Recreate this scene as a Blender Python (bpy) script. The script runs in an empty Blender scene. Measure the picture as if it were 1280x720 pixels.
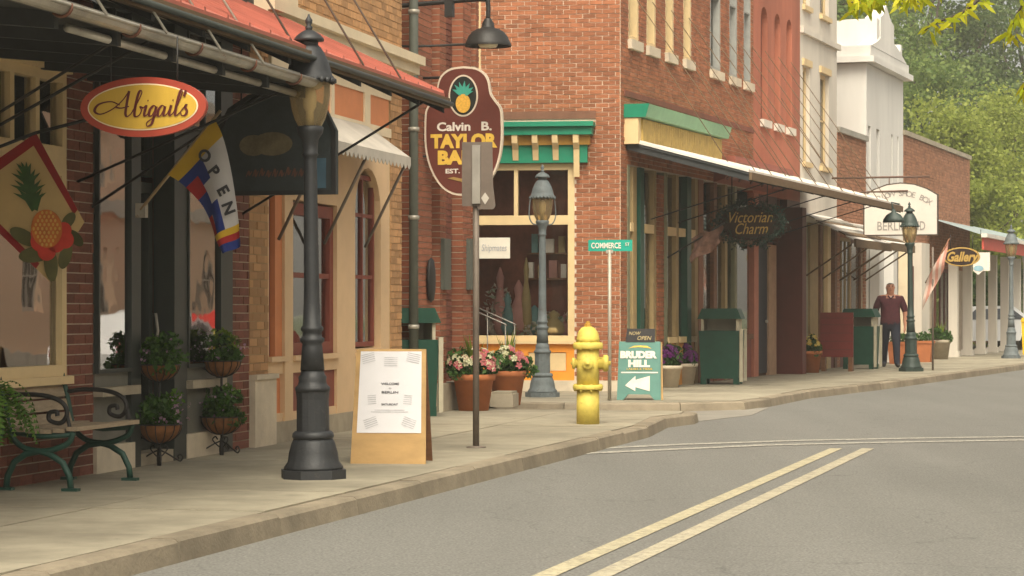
import bpy, math, random
import numpy as np
from mathutils import Vector, Matrix
random.seed(7); np.random.seed(7)
R = math.radians
scene = bpy.context.scene
# ---------------------------------------------------------------- camera, sky, sun, exposure
CAMZ, FPX, CX, HY = 1.28, 3000.0, 640.0, 387.0          # eye height, focal length and horizon in photo pixels
cam_data = bpy.data.cameras.new('camera'); cam = bpy.data.objects.new('camera', cam_data)
scene.collection.objects.link(cam); scene.camera = cam
cam.location = (0, 0, CAMZ); cam.rotation_euler = (R(90), 0, 0)
cam_data.sensor_width = 36.0; cam_data.lens = 36.0 * FPX / 1280.0
cam_data.shift_y = (HY - 360.0) / 1280.0
cam_data.clip_start = 0.1; cam_data.clip_end = 3000
SUN_EL, SUN_AZ = 54.0, 184.0                             # azimuth: degrees clockwise from +Y
world = bpy.data.worlds.new('World'); scene.world = world; world.use_nodes = True
wn = world.node_tree.nodes; wl = world.node_tree.links
for n in list(wn): wn.remove(n)
sky = wn.new('ShaderNodeTexSky'); sky.sky_type = 'NISHITA'; sky.sun_disc = False
sky.sun_elevation = R(SUN_EL); sky.sun_rotation = R(SUN_AZ)
sky.air_density = 0.5; sky.dust_density = 6.0; sky.ozone_density = 0.0
bg = wn.new('ShaderNodeBackground'); bg.inputs['Strength'].default_value = 0.15
wo = wn.new('ShaderNodeOutputWorld')
hs = wn.new('ShaderNodeHueSaturation'); hs.inputs['Saturation'].default_value = 0.35       # milky overcast sky
wt = wn.new('ShaderNodeMix'); wt.data_type = 'RGBA'; wt.blend_type = 'MULTIPLY'; wt.inputs[0].default_value = 1.0; wt.inputs[7].default_value = (1.0, 0.955, 0.83, 1)
wl.new(sky.outputs[0], hs.inputs['Color']); wl.new(hs.outputs[0], wt.inputs[6]); wl.new(wt.outputs[2], bg.inputs[0]); wl.new(bg.outputs[0], wo.inputs[0])
sd = bpy.data.lights.new('sun', 'SUN'); sd.energy = 0.85; sd.angle = R(40); sd.color = (1.0, 0.93, 0.74)
sun = bpy.data.objects.new('sun', sd); scene.collection.objects.link(sun)
az, el = R(SUN_AZ), R(SUN_EL)
to_sun = Vector((math.sin(az) * math.cos(el), math.cos(az) * math.cos(el), math.sin(el)))
sun.rotation_euler = to_sun.to_track_quat('Z', 'Y').to_euler(); sun.location = to_sun * 60
vs = scene.view_settings
vs.view_transform = 'Standard'; vs.look = 'None'; vs.gamma = 1.0; vs.use_curve_mapping = False
vs.exposure = 1.15
scene.render.engine = 'CYCLES'
scene.cycles.transparent_max_bounces = 16
scene.cycles.max_bounces = 8

# ---------------------------------------------------------------- pixels to places
def at(px, py, d):
    return Vector(((px - CX) / FPX * d, d, CAMZ - (py - HY) / FPX * d))
def gnd(px, py, z=0.0):
    return at(px, py, FPX * (CAMZ - z) / (py - HY))
class Frame:
    """a facade: s runs along it (away from the camera), t outwards to the street"""
    def __init__(self, x, y, deg):
        self.x, self.y, self.deg = x, y, deg
        self.sa, self.ca = math.sin(R(deg)), math.cos(R(deg)); self.rz = R(90 - deg)
    def w(self, s, t=0.0, z=0.0):
        return Vector((self.x + s * self.sa + t * self.ca, self.y + s * self.ca - t * self.sa, z))
    def hit(self, px, py=387, t=0.0):
        k = (px - CX) / FPX
        s = (k * (self.y - t * self.sa) - self.x - t * self.ca) / (self.sa - k * self.ca)
        return s, CAMZ - (py - HY) / FPX * self.w(s, t).y
    def S(self, px, t=0.0): return self.hit(px, 387, t)[0]
    def Z(self, px, py, t=0.0): return self.hit(px, py, t)[1]
F1 = Frame(-3.64, 17.07, 13.0)       # near block
F2 = Frame(1.69, 37.5, 19.5)         # block beyond the side street
FS = Frame(1.69, 37.5, 98.0)         # the corner building's side wall
ROAD = -0.13

# ---------------------------------------------------------------- materials
MATS = {}
def pm(name, col, rough=0.75, var=0.18, scale=5.0, bump=0.0, bscale=None, metal=0.0, spec=0.35, isl=0.0, dirt=0.0, stretch=None):
    """painted / natural surface: two noises move the colour, a fine one gives relief"""
    if name in MATS: return MATS[name]
    m = bpy.data.materials.new(name); m.use_nodes = True; nt = m.node_tree; N = nt.nodes; L = nt.links
    b = N['Principled BSDF']; b.inputs['Roughness'].default_value = rough; b.inputs['Metallic'].default_value = metal
    b.inputs['Specular IOR Level'].default_value = spec
    tc = N.new('ShaderNodeTexCoord'); src = tc.outputs['Object']
    if stretch:
        mp = N.new('ShaderNodeMapping'); mp.inputs['Scale'].default_value = stretch
        L.new(src, mp.inputs[0]); src = mp.outputs[0]
    n1 = N.new('ShaderNodeTexNoise'); n1.inputs['Scale'].default_value = scale; n1.inputs['Detail'].default_value = 7
    n1.inputs['Roughness'].default_value = 0.65; L.new(src, n1.inputs['Vector'])
    mr = N.new('ShaderNodeMapRange'); mr.inputs[1].default_value = 0.25; mr.inputs[2].default_value = 0.75
    mr.inputs[3].default_value = 1 - var; mr.inputs[4].default_value = 1 + var; L.new(n1.outputs[0], mr.inputs[0])
    val = mr.outputs[0]
    def mul(a, bsock):
        q = N.new('ShaderNodeMath'); q.operation = 'MULTIPLY'; L.new(a, q.inputs[0]); L.new(bsock, q.inputs[1]); return q.outputs[0]
    if isl:
        g = N.new('ShaderNodeNewGeometry'); oi = N.new('ShaderNodeObjectInfo')
        ad = N.new('ShaderNodeMath'); ad.operation = 'ADD'; L.new(g.outputs['Random Per Island'], ad.inputs[0]); L.new(oi.outputs['Random'], ad.inputs[1])
        fr = N.new('ShaderNodeMath'); fr.operation = 'FRACT'; L.new(ad.outputs[0], fr.inputs[0])
        m2 = N.new('ShaderNodeMapRange'); m2.inputs[3].default_value = 1 - isl; m2.inputs[4].default_value = 1 + isl; L.new(fr.outputs[0], m2.inputs[0])
        val = mul(val, m2.outputs[0])
    if dirt:
        n3 = N.new('ShaderNodeTexNoise'); n3.inputs['Scale'].default_value = scale * 0.22; n3.inputs['Detail'].default_value = 4; L.new(src, n3.inputs['Vector'])
        m3 = N.new('ShaderNodeMapRange'); m3.inputs[1].default_value = 0.42; m3.inputs[2].default_value = 0.7; m3.inputs[3].default_value = 1; m3.inputs[4].default_value = 1 - dirt
        L.new(n3.outputs[0], m3.inputs[0]); val = mul(val, m3.outputs[0])
    vm = N.new('ShaderNodeVectorMath'); vm.operation = 'SCALE'; vm.inputs[0].default_value = col[:3]
    L.new(val, vm.inputs['Scale']); L.new(vm.outputs[0], b.inputs['Base Color'])
    if bump:
        nb = N.new('ShaderNodeTexNoise'); nb.inputs['Scale'].default_value = bscale or scale * 8; nb.inputs['Detail'].default_value = 5; L.new(src, nb.inputs['Vector'])
        bp = N.new('ShaderNodeBump'); bp.inputs['Strength'].default_value = bump; bp.inputs['Distance'].default_value = 0.01
        L.new(nb.outputs[0], bp.inputs['Height']); L.new(bp.outputs[0], b.inputs['Normal'])
    MATS[name] = m; return m
def leafmat(name, col, col2, trans=0.4):
    if name in MATS: return MATS[name]
    m = bpy.data.materials.new(name); m.use_nodes = True; nt = m.node_tree; N = nt.nodes; L = nt.links
    for n in list(N): N.remove(n)
    g = N.new('ShaderNodeNewGeometry'); oi = N.new('ShaderNodeObjectInfo')
    ad = N.new('ShaderNodeMath'); ad.operation = 'ADD'; L.new(g.outputs['Random Per Island'], ad.inputs[0]); L.new(oi.outputs['Random'], ad.inputs[1])
    fr = N.new('ShaderNodeMath'); fr.operation = 'FRACT'; L.new(ad.outputs[0], fr.inputs[0])
    mx = N.new('ShaderNodeMix'); mx.data_type = 'RGBA'; mx.inputs[6].default_value = (*col, 1); mx.inputs[7].default_value = (*col2, 1); L.new(fr.outputs[0], mx.inputs[0])
    d = N.new('ShaderNodeBsdfPrincipled'); d.inputs['Roughness'].default_value = 0.55; d.inputs['Specular IOR Level'].default_value = 0.3
    t = N.new('ShaderNodeBsdfTranslucent'); ms = N.new('ShaderNodeMixShader'); ms.inputs[0].default_value = trans
    L.new(mx.outputs[2], d.inputs['Base Color']); L.new(mx.outputs[2], t.inputs[0])
    L.new(d.outputs[0], ms.inputs[1]); L.new(t.outputs[0], ms.inputs[2])
    o = N.new('ShaderNodeOutputMaterial'); L.new(ms.outputs[0], o.inputs[0]); MATS[name] = m; return m
def glassmat(name, ior=1.9, tint=(0.86, 0.9, 0.86), rough=0.02):
    if name in MATS: return MATS[name]
    m = bpy.data.materials.new(name); m.use_nodes = True; nt = m.node_tree; N = nt.nodes; L = nt.links
    for n in list(N): N.remove(n)
    f = N.new('ShaderNodeFresnel'); f.inputs[0].default_value = ior
    t = N.new('ShaderNodeBsdfTransparent'); t.inputs[0].default_value = (*tint, 1)
    g = N.new('ShaderNodeBsdfGlossy'); g.inputs['Roughness'].default_value = rough; g.inputs[0].default_value = (1, 1, 1, 1)
    tc = N.new('ShaderNodeTexCoord'); nb = N.new('ShaderNodeTexNoise'); nb.inputs['Scale'].default_value = 1.6; L.new(tc.outputs['Object'], nb.inputs['Vector'])
    bp = N.new('ShaderNodeBump'); bp.inputs['Strength'].default_value = 0.06; bp.inputs['Distance'].default_value = 0.05
    L.new(nb.outputs[0], bp.inputs['Height']); L.new(bp.outputs[0], g.inputs['Normal'])
    ms = N.new('ShaderNodeMixShader'); L.new(f.outputs[0], ms.inputs[0]); L.new(t.outputs[0], ms.inputs[1]); L.new(g.outputs[0], ms.inputs[2])
    o = N.new('ShaderNodeOutputMaterial'); L.new(ms.outputs[0], o.inputs[0]); MATS[name] = m; return m
BR = dict(rough=0.85, var=0.2, scale=14, isl=0.22, bump=0.5, bscale=60)
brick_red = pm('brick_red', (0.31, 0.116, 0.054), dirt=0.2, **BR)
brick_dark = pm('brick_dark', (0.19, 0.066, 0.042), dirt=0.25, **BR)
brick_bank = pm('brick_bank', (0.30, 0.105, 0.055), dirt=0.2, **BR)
brick_tan = pm('brick_tan', (0.43, 0.24, 0.11), **BR)
brick_far = pm('brick_far', (0.34, 0.16, 0.09), dirt=0.2, **BR)
mortar = pm('mortar', (0.46, 0.38, 0.29), 0.95, 0.2, 12, 0.4, dirt=0.25)
mortar_pale = pm('mortar_pale', (0.64, 0.52, 0.40), 0.95, 0.2, 12, 0.4, dirt=0.25)
mortar_tan = pm('mortar_tan', (0.36, 0.24, 0.12), 0.95, 0.2, 12, 0.4)
cream = pm('cream_paint', (0.66, 0.50, 0.27), 0.55, 0.10, 3, 0.15, dirt=0.12)
cream_pale = pm('pale_cream_paint', (0.70, 0.58, 0.40), 0.6, 0.10, 3, 0.15, dirt=0.15)
peach = pm('peach_paint', (0.66, 0.46, 0.27), 0.6, 0.08, 3, 0.1, dirt=0.1)
orange_paint = pm('salmon_paint', (0.60, 0.22, 0.085), 0.6, 0.1, 3, 0.1, dirt=0.1)
red_frame = pm('oxide_red_paint', (0.20, 0.048, 0.03), 0.6, 0.15, 4, 0.1)
dark_store = pm('slate_green_paint', (0.036, 0.042, 0.038), 0.5, 0.15, 4, 0.1)
store_panel = pm('grey_green_panel_paint', (0.17, 0.165, 0.14), 0.6, 0.15, 4, 0.15, dirt=0.2)
stone = pm('sill_stone', (0.36, 0.31, 0.23), 0.85, 0.18, 6, 0.3, dirt=0.2)
white_stone = pm('whitewashed_base', (0.58, 0.50, 0.38), 0.85, 0.15, 5, 0.3, dirt=0.25)
green_trim = pm('emerald_trim_paint', (0.012, 0.20, 0.115), 0.45, 0.12, 4, 0.1)
mint_trim = pm('mint_trim_paint', (0.22, 0.40, 0.24), 0.55, 0.15, 5, 0.1, dirt=0.15)
ochre = pm('ochre_panel_paint', (0.42, 0.29, 0.085), 0.6, 0.25, 9, 0.2)
bright_orange = pm('orange_panel_paint', (0.80, 0.30, 0.035), 0.5, 0.08, 3, 0.1)
dark_green = pm('bottle_green_paint', (0.010, 0.055, 0.036), 0.4, 0.2, 5, 0.1)
black_iron = pm('black_iron', (0.018, 0.017, 0.016), 0.5, 0.3, 8, 0.2)
lamp_black = pm('lamp_post_black_paint', (0.020, 0.022, 0.025), 0.55, 0.25, 9, 0.25, bscale=40, spec=0.5)
lamp_grey = pm('lamp_post_skylit_worn_grey', (0.115, 0.135, 0.140), 0.6, 0.3, 10, 0.3, bscale=50)  # black lamp's lighter copy: skylight put into the paint colour, worn patches on top
lamp_green = pm('lamp_post_dark_green', (0.030, 0.048, 0.042), 0.5, 0.25, 9, 0.2)
maroon = pm('maroon_paint', (0.095, 0.025, 0.018), 0.6, 0.15, 4, 0.1)
brown_wood = pm('brown_wood', (0.16, 0.07, 0.03), 0.65, 0.3, 4, 0.2, stretch=(1, 1, 8))
grey_wood = pm('weathered_bench_wood', (0.32, 0.25, 0.17), 0.8, 0.28, 5, 0.3, stretch=(1.5, 9, 9))
plywood = pm('plywood', (0.40, 0.25, 0.10), 0.7, 0.2, 3, 0.1, stretch=(1, 6, 2), dirt=0.25)
terracotta = pm('terracotta', (0.42, 0.145, 0.055), 0.85, 0.14, 6, 0.2, dirt=0.2)
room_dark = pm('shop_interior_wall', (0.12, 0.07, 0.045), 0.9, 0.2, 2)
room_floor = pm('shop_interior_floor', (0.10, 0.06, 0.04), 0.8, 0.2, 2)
galv = pm('galvanised_gutter', (0.42, 0.39, 0.33), 0.45, 0.22, 6, 0.15, metal=0.35, dirt=0.35)
metal_grey = pm('dull_sign_metal', (0.155, 0.125, 0.10), 0.6, 0.25, 6, 0.1, metal=0.2)
pipe_green = pm('downpipe_paint', (0.105, 0.115, 0.095), 0.55, 0.15, 5, 0.1)
red_roof = pm('red_awning_metal', (0.38, 0.115, 0.080), 0.65, 0.15, 4, 0.1, dirt=0.25)
white_roof = pm('white_awning_metal', (0.68, 0.64, 0.58), 0.55, 0.12, 3, 0.1, dirt=0.2)
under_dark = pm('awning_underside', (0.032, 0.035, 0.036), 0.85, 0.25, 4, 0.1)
beam_brown = pm('awning_beam', (0.13, 0.085, 0.045), 0.75, 0.25, 5, 0.2, stretch=(1, 6, 6))
white_paint = pm('white_wall_paint', (0.66, 0.64, 0.60), 0.7, 0.09, 2.0, 0.1, dirt=0.18, stretch=(1, 1, .18))
off_white = pm('off_white_paint', (0.62, 0.57, 0.49), 0.7, 0.12, 2.5, 0.1, dirt=0.2, stretch=(1, 1, .2))
red_wall = pm('red_painted_brick', (0.40, 0.135, 0.08), 0.8, 0.2, 3, 0.35, bscale=40, dirt=0.28, stretch=(1, 1, .22))
glass = glassmat('shop_glass', 4.0)
glass_clear = glassmat('clear_shop_glass', 1.5, (.95, .96, .95))
glass_dim = glassmat('upper_window_glass', 1.6, (0.55, 0.56, 0.52))
lamp_glass = glassmat('lamp_glass', 1.4, (0.80, 0.70, 0.50), 0.15)
_N, _L = lamp_glass.node_tree.nodes, lamp_glass.node_tree.links
_o = next(n for n in _N if n.type == 'OUTPUT_MATERIAL'); _src = _o.inputs[0].links[0].from_socket
_t = _N.new('ShaderNodeBsdfTranslucent'); _t.inputs[0].default_value = (.72, .60, .38, 1); _d = _N.new('ShaderNodeBsdfDiffuse'); _d.inputs[0].default_value = (.62, .50, .30, 1)
_m1 = _N.new('ShaderNodeMixShader'); _L.new(_t.outputs[0], _m1.inputs[1]); _L.new(_d.outputs[0], _m1.inputs[2])
_m2 = _N.new('ShaderNodeMixShader'); _m2.inputs[0].default_value = .30; _L.new(_src, _m2.inputs[1]); _L.new(_m1.outputs[0], _m2.inputs[2]); _L.new(_m2.outputs[0], _o.inputs[0])
paper = pm('white_paper', (0.60, 0.59, 0.61), 0.8, 0.04, 3)
ink = pm('black_ink', (0.03, 0.03, 0.035), 0.8, 0.2, 9)
ink_soft = pm('print_ink', (0.10, 0.10, 0.11), 0.8, 0.3, 30)
ink_grey = pm('grey_print', (0.42, 0.42, 0.44), 0.8, 0.3, 20)
leaf_mid = leafmat('leaf_mid_green', (0.030, 0.085, 0.015), (0.075, 0.16, 0.03))
leaf_dark = leafmat('leaf_dark_green', (0.024, 0.075, 0.018), (0.07, 0.145, 0.03))
leaf_lime = leafmat('leaf_lime_green', (0.12, 0.19, 0.02), (0.22, 0.30, 0.04))
leaf_fern = leafmat('leaf_fern_green', (0.05, 0.13, 0.012), (0.12, 0.24, 0.025))

def patchy(m, col, scale, lo, hi):
    """chipped or rusty patches of another colour"""
    N = m.node_tree.nodes; L = m.node_tree.links; b = N['Principled BSDF']; src = b.inputs['Base Color'].links[0].from_socket
    tc = N.new('ShaderNodeTexCoord'); n = N.new('ShaderNodeTexNoise'); n.inputs['Scale'].default_value = scale; n.inputs['Detail'].default_value = 8; n.inputs['Roughness'].default_value = .75; L.new(tc.outputs['Object'], n.inputs['Vector'])
    r = N.new('ShaderNodeMapRange'); r.inputs[1].default_value = lo; r.inputs[2].default_value = hi; L.new(n.outputs[0], r.inputs[0])
    x = N.new('ShaderNodeMix'); x.data_type = 'RGBA'; L.new(r.outputs[0], x.inputs[0]); L.new(src, x.inputs[6]); x.inputs[7].default_value = (*col, 1); L.new(x.outputs[2], b.inputs['Base Color'])
patchy(lamp_black, (.06, .055, .05), 14, .60, .70); patchy(lamp_grey, (.07, .06, .05), 12, .58, .68); patchy(galv, (.16, .08, .04), 9, .60, .70)
# ---------------------------------------------------------------- mesh collecting
class MB:
    def __init__(self): self.v = []; self.f = []; self.m = []; self.sm = []
    def _add(self, vs, fs, mi=0, smooth=False):
        o = len(self.v); self.v += [tuple(x) for x in vs]
        for f in fs: self.f.append([i + o for i in f]); self.m.append(mi); self.sm.append(smooth)
        return self
    def box(self, x0, x1, y0, y1, z0, z1, mi=0):
        x0, x1 = min(x0, x1), max(x0, x1); y0, y1 = min(y0, y1), max(y0, y1); z0, z1 = min(z0, z1), max(z0, z1)
        vs = [(x, y, z) for z in (z0, z1) for y in (y0, y1) for x in (x0, x1)]
        return self._add(vs, [(0, 2, 3, 1), (4, 5, 7, 6), (0, 1, 5, 4), (1, 3, 7, 5), (3, 2, 6, 7), (2, 0, 4, 6)], mi)
    def quad(self, a, b, c, d, mi=0): return self._add([a, b, c, d], [(0, 1, 2, 3)], mi)
    def lathe(self, prof, n=20, c=(0, 0, 0), mi=0, cap=True, smooth=True, flute=0.0, phase=0.0, squash=1.0):
        vs = []; fs = []
        for r, z in prof:
            for k in range(n):
                a = 2 * math.pi * k / n + phase; rr = r * (1 - (flute if k % 2 else 0))
                vs.append((c[0] + rr * math.cos(a), c[1] + rr * math.sin(a) * squash, c[2] + z))
        for i in range(len(prof) - 1):
            for k in range(n):
                a, b = i * n + k, i * n + (k + 1) % n; fs.append((a, b, b + n, a + n))
        if cap: fs.append(tuple(reversed(range(n)))); fs.append(tuple(range((len(prof) - 1) * n, len(prof) * n)))
        return self._add(vs, fs, mi, smooth)
    def tube(self, pts, r, n=8, mi=0, smooth=True, cap=True):
        pts = [Vector(p) for p in pts]; rs = r if isinstance(r, (list, tuple)) else [r] * len(pts)
        vs = []; fs = []; prev = None
        for i, p in enumerate(pts):
            t = (pts[min(i + 1, len(pts) - 1)] - pts[max(i - 1, 0)])
            t = t.normalized() if t.length > 1e-9 else Vector((0, 0, 1))
            if prev is None: u = t.orthogonal().normalized()
            else:
                u = prev - t * prev.dot(t); u = u.normalized() if u.length > 1e-6 else t.orthogonal().normalized()
            prev = u; w = t.cross(u)
            for k in range(n):
                a = 2 * math.pi * k / n; vs.append(p + (u * math.cos(a) + w * math.sin(a)) * rs[i])
        for i in range(len(pts) - 1):
            for k in range(n):
                a, b = i * n + k, i * n + (k + 1) % n; fs.append((a, b, b + n, a + n))
        if cap: fs.append(tuple(reversed(range(n)))); fs.append(tuple(range((len(pts) - 1) * n, len(pts) * n)))
        return self._add(vs, fs, mi, smooth)
    def prism(self, poly, a, b, axis='y', mi=0):
        """polygon in the plane across `axis`, extruded from a to b"""
        n = len(poly)
        def P(p, h): return {'y': (p[0], h, p[1]), 'x': (h, p[0], p[1]), 'z': (p[0], p[1], h)}[axis]
        vs = [P(p, a) for p in poly] + [P(p, b) for p in poly]
        fs = [tuple(range(n)), tuple(reversed(range(n, 2 * n)))] + [(i, i + n, (i + 1) % n + n, (i + 1) % n) for i in range(n)]
        return self._add(vs, fs, mi)
    def ball(self, c, r, n=10, mi=0, sz=1.0):
        pr = [(max(1e-4, r * math.sin(math.pi * i / (n // 2))), -r * sz * math.cos(math.pi * i / (n // 2))) for i in range(n // 2 + 1)]
        return self.lathe(pr, n, c, mi, cap=False)
    def move(self, M, start=0):
        self.v[start:] = [tuple(M @ Vector(p)) for p in self.v[start:]]; return self
    def mesh(self, name, mats):
        me = bpy.data.meshes.new(name); me.from_pydata(self.v, [], self.f)
        for m in (mats if isinstance(mats, (list, tuple)) else [mats]): me.materials.append(m)
        me.polygons.foreach_set('material_index', self.m); me.polygons.foreach_set('use_smooth', self.sm); me.update(); return me
    def build(self, name, mats, parent=None, loc=None, rz=None):
        return put(name, self.mesh(name, mats), parent, loc, rz)
def put(name, me, parent=None, loc=None, rz=None):
    o = bpy.data.objects.new(name, me); scene.collection.objects.link(o)
    if parent: o.parent = parent
    if loc is not None: o.location = loc
    if rz is not None: o.rotation_euler = (0, 0, rz)
    return o
def tag(o, label=None, cat=None, group=None, kind=None):
    if label: o['label'] = label
    if cat: o['category'] = cat
    if group: o['group'] = group
    if kind: o['kind'] = kind
    return o
def thing(name, loc, rz, label, cat, group=None):
    o = bpy.data.objects.new(name, None); scene.collection.objects.link(o); o.empty_display_size = 0.2
    o.location = loc; o.rotation_euler = (0, 0, rz); return tag(o, label, cat, group)
def copy_tree(o, parent=None, label=None, loc=None, rz=None, swap=None):
    c = o.copy(); scene.collection.objects.link(c)
    if parent: c.parent = parent
    if label: c['label'] = label
    if loc is not None: c.location = loc
    if rz is not None: c.rotation_euler = (0, 0, rz)
    if swap and o.type == 'MESH':
        for i, sl in enumerate(c.material_slots):
            if sl.material in swap: nm = swap[sl.material]; sl.link = 'OBJECT'; sl.material = nm
    for ch in o.children: copy_tree(ch, c, swap=swap)
    return c
def spline(pts, k=6):
    """Catmull-Rom through the points"""
    P = [Vector(p) for p in pts]; P = [P[0] * 2 - P[1]] + P + [P[-1] * 2 - P[-2]]; out = []
    for i in range(1, len(P) - 2):
        a, b, c, d = P[i - 1:i + 3]
        for j in range(k):
            t = j / k; out.append(0.5 * (2 * b + (c - a) * t + (2 * a - 5 * b + 4 * c - d) * t * t + (3 * b - a - 3 * c + d) * t ** 3))
    return out + [P[-2]]
def text(s, size, shear=0.0, fat=0.0, ext=0.003, spacing=1.0, fit=None):
    """flat lettering in the xz plane, centred on 0, read from -y"""
    cu = bpy.data.curves.new('t', 'FONT'); cu.body = s; cu.size = size; cu.shear = shear; cu.offset = fat; cu.extrude = ext
    cu.align_x = 'CENTER'; cu.align_y = 'CENTER'; cu.space_character = spacing; cu.resolution_u = 3
    o = bpy.data.objects.new('t', cu); scene.collection.objects.link(o)
    me = bpy.data.meshes.new_from_object(o.evaluated_get(bpy.context.evaluated_depsgraph_get()))
    mb = MB(); V = [v.co.copy() for v in me.vertices]
    sx = 1.0
    if fit and V: w = max(v.x for v in V) - min(v.x for v in V); sx = fit / w
    mb._add([(v.x * sx, -v.z, v.y) for v in V], [list(p.vertices) for p in me.polygons])
    bpy.data.objects.remove(o); bpy.data.curves.remove(cu); bpy.data.meshes.remove(me); return mb
def script(strokes, scale, r, shear=0.22, ext=0.004):
    """hand lettering: each stroke a smooth flattened ribbon"""
    mb = MB()
    for st in strokes:
        pts = spline([(x + shear * y, 0, y) for x, y in st], 5); n = len(pts); L = []; Rr = []
        for i, p in enumerate(pts):
            d = (pts[min(i + 1, n - 1)] - pts[max(i - 1, 0)]); d = d.normalized() if d.length > 0 else Vector((1, 0, 0))
            w = r * (0.55 + 0.75 * max(0, -d.z)); nx = Vector((-d.z, 0, d.x))
            L.append((p + nx * w) * scale); Rr.append((p - nx * w) * scale)
        vs = []
        for a, b in zip(L, Rr): vs += [(a.x, -ext, a.z), (b.x, -ext, b.z)]
        mb._add(vs, [(2 * i, 2 * i + 1, 2 * i + 3, 2 * i + 2) for i in range(n - 1)])
    return mb
TEXTS = {}
def T(key, *a, **k): TEXTS[key] = text(*a, **k)
T('bank1', 'Calvin', 0.145, fat=0.004, fit=0.42); T('bank1b', 'B.', 0.145, fat=0.004, fit=0.13); T('bank2', 'TAYLOR', 0.22, fat=0.012, fit=0.84); T('bank3', 'BANK', 0.22, fat=0.012, fit=0.68)
T('est', 'EST.  1890', 0.075, fat=0.002, fit=0.45)
T('open', 'OPEN', 0.15, fat=0.006, spacing=1.05)
T('commerce', 'COMMERCE', 0.11, fat=0.003, fit=0.42); T('st', 'ST', 0.06, fat=0.001)
T('br1', 'BRUDER', 0.13, fat=0.008, fit=0.52); T('br2', 'HILL', 0.13, fat=0.008, fit=0.31); T('br3', 'NOW', 0.07, shear=0.3, fit=0.17); T('br4', 'OPEN', 0.08, shear=0.3, fit=0.2)
T('br5', 'LADIES & MENS', 0.04, fit=0.36); T('vic1', 'Victorian', 0.26, shear=0.35, fit=0.74); T('vic2', 'Charm', 0.26, shear=0.35, fit=0.55)
T('far2', 'BERLIN', 0.27, fat=0.003, fit=0.66); T('far3', 'MD', 0.27, fat=0.003, fit=0.26); T('gal', 'Gallery', 0.30, shear=0.3, fat=0.01, fit=0.72)
for i, ch in enumerate('FARLOW SHOE BOX'): T('fl%d' % i, ch, 0.17, fat=0.001)
T('ship', 'Shipmates', 0.15, shear=0.2, fit=0.4)
T('p1', 'WELCOME', 0.026, fat=0.0006, fit=0.15); T('p2', 'TO', 0.016); T('p3', 'BERLIN', 0.026, fat=0.0006, fit=0.14); T('p4', 'SATURDAY', 0.022, fat=0.0006, fit=0.14)
def leafcloud(pts, size, squash=1.0, jitter=0.35, up=0.0, aspect=0.55):
    """one leaf-shaped quad (folded diamond, two triangles each side) for every point"""
    P = np.asarray(pts, float); n = len(P)
    a = np.random.normal(size=(n, 3)); a[:, 2] += up; a /= np.linalg.norm(a, axis=1)[:, None]
    b = np.random.normal(size=(n, 3)); b -= a * (a * b).sum(1)[:, None]; b /= np.linalg.norm(b, axis=1)[:, None]
    c = np.cross(a, b); s = size * (1 + jitter * np.random.uniform(-1, 1, n))[:, None]
    v0 = P - b * s * 0.5; v2 = P + b * s * 0.5; v1 = P + c * s * aspect * 0.5 + a * s * 0.1; v3 = P - c * s * aspect * 0.5 + a * s * 0.1
    V = np.stack([v0, v1, v2, v3], 1).reshape(-1, 3)
    return V
def leafmesh(name, V, mat):
    n = len(V) // 4; me = bpy.data.meshes.new(name)
    me.vertices.add(4 * n); me.vertices.foreach_set('co', V.astype(np.float32).ravel())
    me.loops.add(4 * n); me.loops.foreach_set('vertex_index', np.arange(4 * n, dtype=np.int32))
    me.polygons.add(n); me.polygons.foreach_set('loop_start', np.arange(0, 4 * n, 4, dtype=np.int32))
    me.materials.append(mat); me.update(calc_edges=True); return me
def lobes(n, c, rad, k=7):
    """uneven clump: several leaning lobes, some trailing over the edge"""
    out = []
    for i in range(k):
        a = random.uniform(0, 2 * math.pi); q = random.uniform(.15, .8); cc = np.array(c) + np.array((q * rad[0] * math.cos(a), q * rad[1] * math.sin(a), random.uniform(-.55, .75) * rad[2]))
        out.append(blob_pts(n // k, cc, np.array(rad) * random.uniform(.3, .62)))
    return np.concatenate(out)
def blob_pts(n, c, rad):
    p = np.random.normal(size=(n, 3)); p /= np.linalg.norm(p, axis=1)[:, None]; p *= np.random.uniform(0.35, 1, (n, 1)) ** 0.6
    return np.array(c) + p * np.array(rad)

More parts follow.
